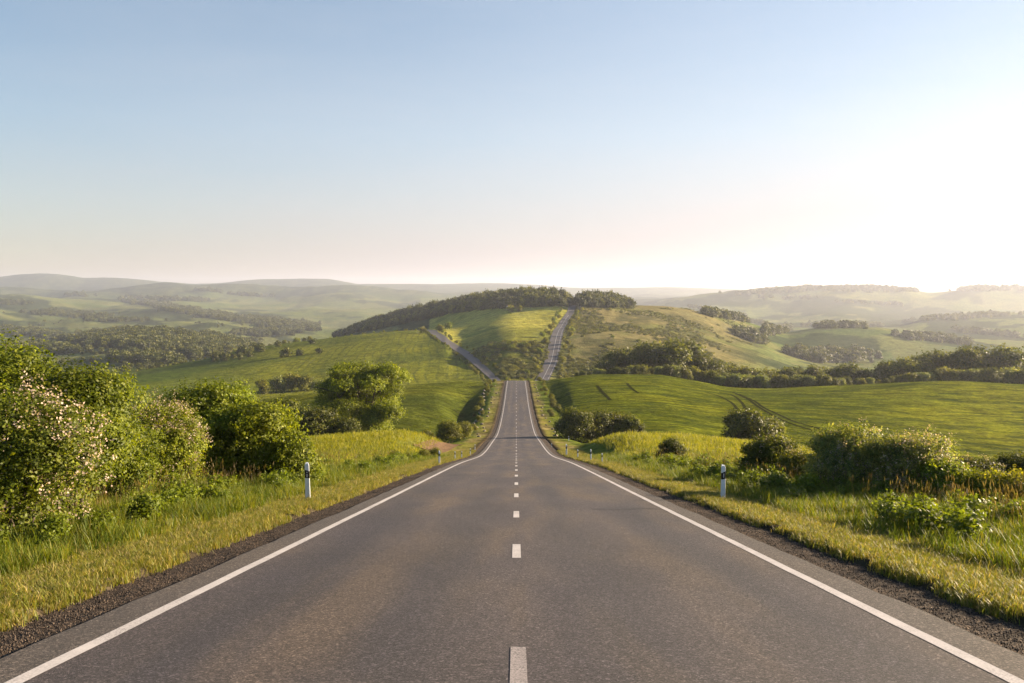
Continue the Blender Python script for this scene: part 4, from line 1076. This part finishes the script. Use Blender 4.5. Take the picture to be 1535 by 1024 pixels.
PB = [rock_mesh(i, 0.0095, M_peb[i % 4]) for i in range(6)]
n = 24000; Y = 4*(32/4.)**rg.uniform(0, 1, n); sd_ = rg.choice([-1, 1], n); X = sd_*(4.0 + rg.beta(1.3, 1.6, n)*1.0)
Z = road_h(Y) - 0.03 - 0.05*(np.abs(X)-3.9)
s = rg.uniform(0.3, 1.15, n)**1.6
gn_scatter('gravel', np.stack([X, Y, Z], 1), rg.uniform(0, 6.28, (n, 3)), np.stack([s, s, s], 1), PB, 'loose dark gravel stones lying on the road shoulders', 'gravel')

# ------------------------------------------------------------------ delineator posts
def post_meshes(flip):
    def prism(sec0, z0, sec1, z1, slope=0.0):
        n = len(sec0); v = [(x, y, z0) for x, y in sec0] + [(x, y, z1 + slope*y) for x, y in sec1]
        f = [tuple(range(n))[::-1], tuple(range(n, 2*n))] + [(i, (i+1) % n, n+(i+1) % n, n+i) for i in range(n)]
        return v, f
    def sec(w, d): # rounded triangular hollow-post section, flat face towards the traffic
        return [(-w*.5, -d*.42), (-w*.44, -d*.5), (w*.44, -d*.5), (w*.5, -d*.42), (w*.34, d*.25), (w*.12, d*.5), (-w*.12, d*.5), (-w*.34, d*.25)]
    v, f = prism(sec(.150, .13), -0.25, sec(.118, .105), 0.97)
    n = 8
    v2 = [(x*0.80, y*0.8, 1.03 + 0.15*y) for x, y in sec(.118, .105)]
    v = v + v2; f = [f[0]] + f[2:] + [(n+i, n+(i+1) % n, 2*n+(i+1) % n, 2*n+i) for i in range(n)] + [tuple(range(2*n, 3*n))]
    body = mesh_from('post_body', v, faces=f, mats=[M_white])
    sl = 0.45 if flip else -0.35
    s0 = sec(.132, .119); s1 = sec(.128, .115)
    vb = [(x, y, 0.62 + sl*x*0.35) for x, y in s0] + [(x, y, 0.83 + sl*x) for x, y in s1]
    fb = [tuple(range(n))[::-1], tuple(range(n, 2*n))] + [(i, (i+1) % n, n+(i+1) % n, n+i) for i in range(n)]
    band_ = mesh_from('black_band', vb, faces=fb, mats=[M_black])
    def box(x0, x1, z0, z1):
        y0, y1 = -0.068, -0.056
        v = [(x0,y0,z0),(x1,y0,z0),(x1,y0,z1),(x0,y0,z1),(x0,y1,z0),(x1,y1,z0),(x1,y1,z1),(x0,y1,z1)]
        return mesh_from('reflector', v, faces=[(0,1,2,3),(5,4,7,6),(1,5,6,2),(4,0,3,7),(3,2,6,7),(4,5,1,0)], mats=[M_refl])
    refl = [box(-0.018, 0.016, 0.665, 0.79)] if flip else [box(-0.018, 0.016, 0.645, 0.735), box(-0.02, 0.015, 0.765, 0.80)]
    return body, band_, refl
PM = {True: post_meshes(True), False: post_meshes(False)}
def post(px, Y, label, right, s=1.0, rz=0, group='posts along the verges', tilt=0.0, X=None):
    x, y, z = at(px, Y)
    o = empty('verge_post', (x, y, z), rz, s); o.rotation_euler = (0, tilt, rz); tag(o, label, 'post', group)
    b, bn, rf = PM[right]
    link('post_body', b, o); link('black_band', bn, o)
    for r_ in rf: link('reflector', r_, o)
post(462, 21.0, 'white verge post with black band standing left of the road', False, 0.99, 0.12, tilt=-0.03)
post(1083, 21.2, 'white verge post with slanted black band standing right of the road', True, 0.92, 0.18, tilt=0.015)
for px, Y, s, r, lb in ((658.5, 48, .82, 0, 'small white post nearest of those past the left verge post'), (682, 62, .6, 0, 'second small post beyond the left verge post'), (692, 68, .6, 0, 'third small post beyond the left verge post'), (705, 80, .65, 0, 'fourth small post beyond the left verge post'), (712, 92, .6, 0, 'farthest small post on the left verge before the dark band of shade'),
                        (902.5, 50, .6, 1, 'small post nearest of those past the right verge post'), (885.5, 56, .8, 1, 'second small post beyond the right verge post'), (866, 66, .72, 1, 'third small post beyond the right verge post'), (849, 76, 1.1, 1, 'tallest of the small posts beyond the right verge post'), (827, 100, .6, 1, 'small post right of the road just before the band of shade'), (852.5, 120, .7, 1, 'lone small post in front of the black-green hedge')):
    post(px, Y, lb, bool(r), s, 0.1, 'small posts farther down the road')
# pale stones beside the upper road
ST = [rock_mesh(50+i, 0.28, M_stone) for i in range(3)]
for i in range(36):
    s_ = 1 if i % 2 else -1; Y = 135 + i*4.6 + rnd.uniform(-2, 2); X = s_*(6.3 + rnd.uniform(0, 1.6))
    o = link('verge_stone', ST[i % 3], None, (X, Y, float(HG(X, Y)) + 0.08), rnd.uniform(0, 6), rnd.uniform(0.7, 1.5))
    tag(o, 'pale stone on the %s verge of the upper stretch of road' % ('right' if s_ > 0 else 'left'), 'stone', 'stones on the %s verge' % ('right' if s_ > 0 else 'left'))
for i in range(44):
    s_ = 1 if i % 2 else -1; Y = 150 + i*4.0 + rnd.uniform(-3, 3); X = s_*(8.6 + rnd.uniform(0, 3.0))
    o = empty('verge_shrub', (X, Y, float(HG(X, Y)) - 0.1), rnd.uniform(0, 6), rnd.uniform(0.4, 0.9)); link('foliage', SCR[i % 3][0], o)
    tag(o, 'small shrub on the %s bank of the upper stretch of road' % ('right' if s_ > 0 else 'left'), 'bush', 'shrubs on the %s bank' % ('right' if s_ > 0 else 'left'))
for i in range(22):
    Y = 165 + i*5.2 + rnd.uniform(-2, 2); X = (CX - (CX - 712 + rnd.uniform(-5, 5)) - CX)/F*Y
    X = -(62 - (Y - 165)*0.16 + rnd.uniform(-5, 5))/F*Y
    o = link('gully_stone', ST[i % 3], None, (X, Y, float(HG(X, Y)) + 0.1), rnd.uniform(0, 6), rnd.uniform(1.0, 2.4))
    tag(o, 'pale boulder in the shaded gully left of the road embankment', 'boulder', 'boulders in the shaded gully')
# the tiny white house on the meadow top
x, y, z = hit(764.5, 464, 700, 1040)
h_ = empty('white_house', (x, y, z - 0.3), 0.3); tag(h_, 'tiny white house at the top of the meadow under the wooded ridge', 'house')
w, d, hh = 3.2, 2.6, 3.4
v = [(-w,-d,0),(w,-d,0),(w,d,0),(-w,d,0),(-w,-d,hh),(w,-d,hh),(w,d,hh),(-w,d,hh),(-w,0,hh+1.9),(w,0,hh+1.9)]
link('wall', mesh_from('wall', v, faces=[(0,1,5,4),(2,3,7,6),(1,2,6,9,5),(3,0,4,8,7)], mats=[M_wall]), h_)
e = 0.35
v = [(-w-e,-d-e,hh-0.25),(w+e,-d-e,hh-0.25),(w+e,0,hh+2.0),(-w-e,0,hh+2.0),(w+e,d+e,hh-0.25),(-w-e,d+e,hh-0.25)]
v += [(a_, b_, c_ + 0.18) for a_, b_, c_ in v]
link('roof', mesh_from('roof', v, faces=[(3,2,1,0),(5,4,2,3),(6,7,8,9),(9,8,10,11),(0,1,7,6),(4,5,11,10),(1,2,8,7),(2,4,10,8),(0,6,9,3),(3,9,11,5)], mats=[M_roof]), h_)
M_pane = plain_mat('window_glass', (0.02, 0.025, 0.03), 0.1, 1, 0.05, 0, 0.6)
for wx in (-1.5, 1.3):
    v = [(wx-.45,-d-.03,1.3),(wx+.45,-d-.03,1.3),(wx+.45,-d-.03,2.5),(wx-.45,-d-.03,2.5)]; v += [(a_, -d+0.02, c_) for a_, b_, c_ in v]
    link('window', mesh_from('window', v, faces=[(0,1,2,3),(4,7,6,5),(0,4,5,1),(3,2,6,7),(1,5,6,2),(0,3,7,4)], mats=[M_pane]), h_)
# bare earth bank beside the left verge
bx = []
for px, py in ((640, 676), (655, 672), (668, 667), (680, 664), (690, 661), (697, 659)): bx.append(hit(px, py, 55, 105)[:2])
bx = [p for j, p in enumerate(bx) if j == 0 or p[1] > bx[j-1][1] + 0.5]
if len(bx) > 2:
    o = ribbon('earth_bank', bx, 3.0, 0.12, M_earth, None, 0, 5); tag(o, 'bare brown earth bank at the corner of the left field', 'bank', None, 'structure')

# ------------------------------------------------------------------ haze over the whole valley
m, n, l = new_mat('haze_air')
out = N(n, 'ShaderNodeOutputMaterial'); pv = N(n, 'ShaderNodeVolumePrincipled')
pv.inputs['Color'].default_value = HAZE_COLOR + (1,); pv.inputs['Density'].default_value = HAZE_DENSITY; pv.inputs['Anisotropy'].default_value = HAZE_ANISO
l.new(pv.outputs[0], out.inputs['Volume'])
zlo = float(GH.min()) - 3; zhi = float(GH.max()) + 30
xm = float(np.abs(GX).max()) + 200
v = [(sx*xm, sy, sz) for sz in (zlo, zhi) for sx, sy in ((-1, -400), (1, -400), (1, 13500), (-1, 13500))]
hz = link('haze', mesh_from('haze', v, faces=[(0,3,2,1),(4,5,6,7),(0,1,5,4),(1,2,6,5),(2,3,7,6),(3,0,4,7)], mats=[m]))
tag(hz, 'thin pale haze hanging in the valley air', 'haze', None, 'stuff')
print('haze box', zlo, zhi, xm, 'objects', len(bpy.data.objects))
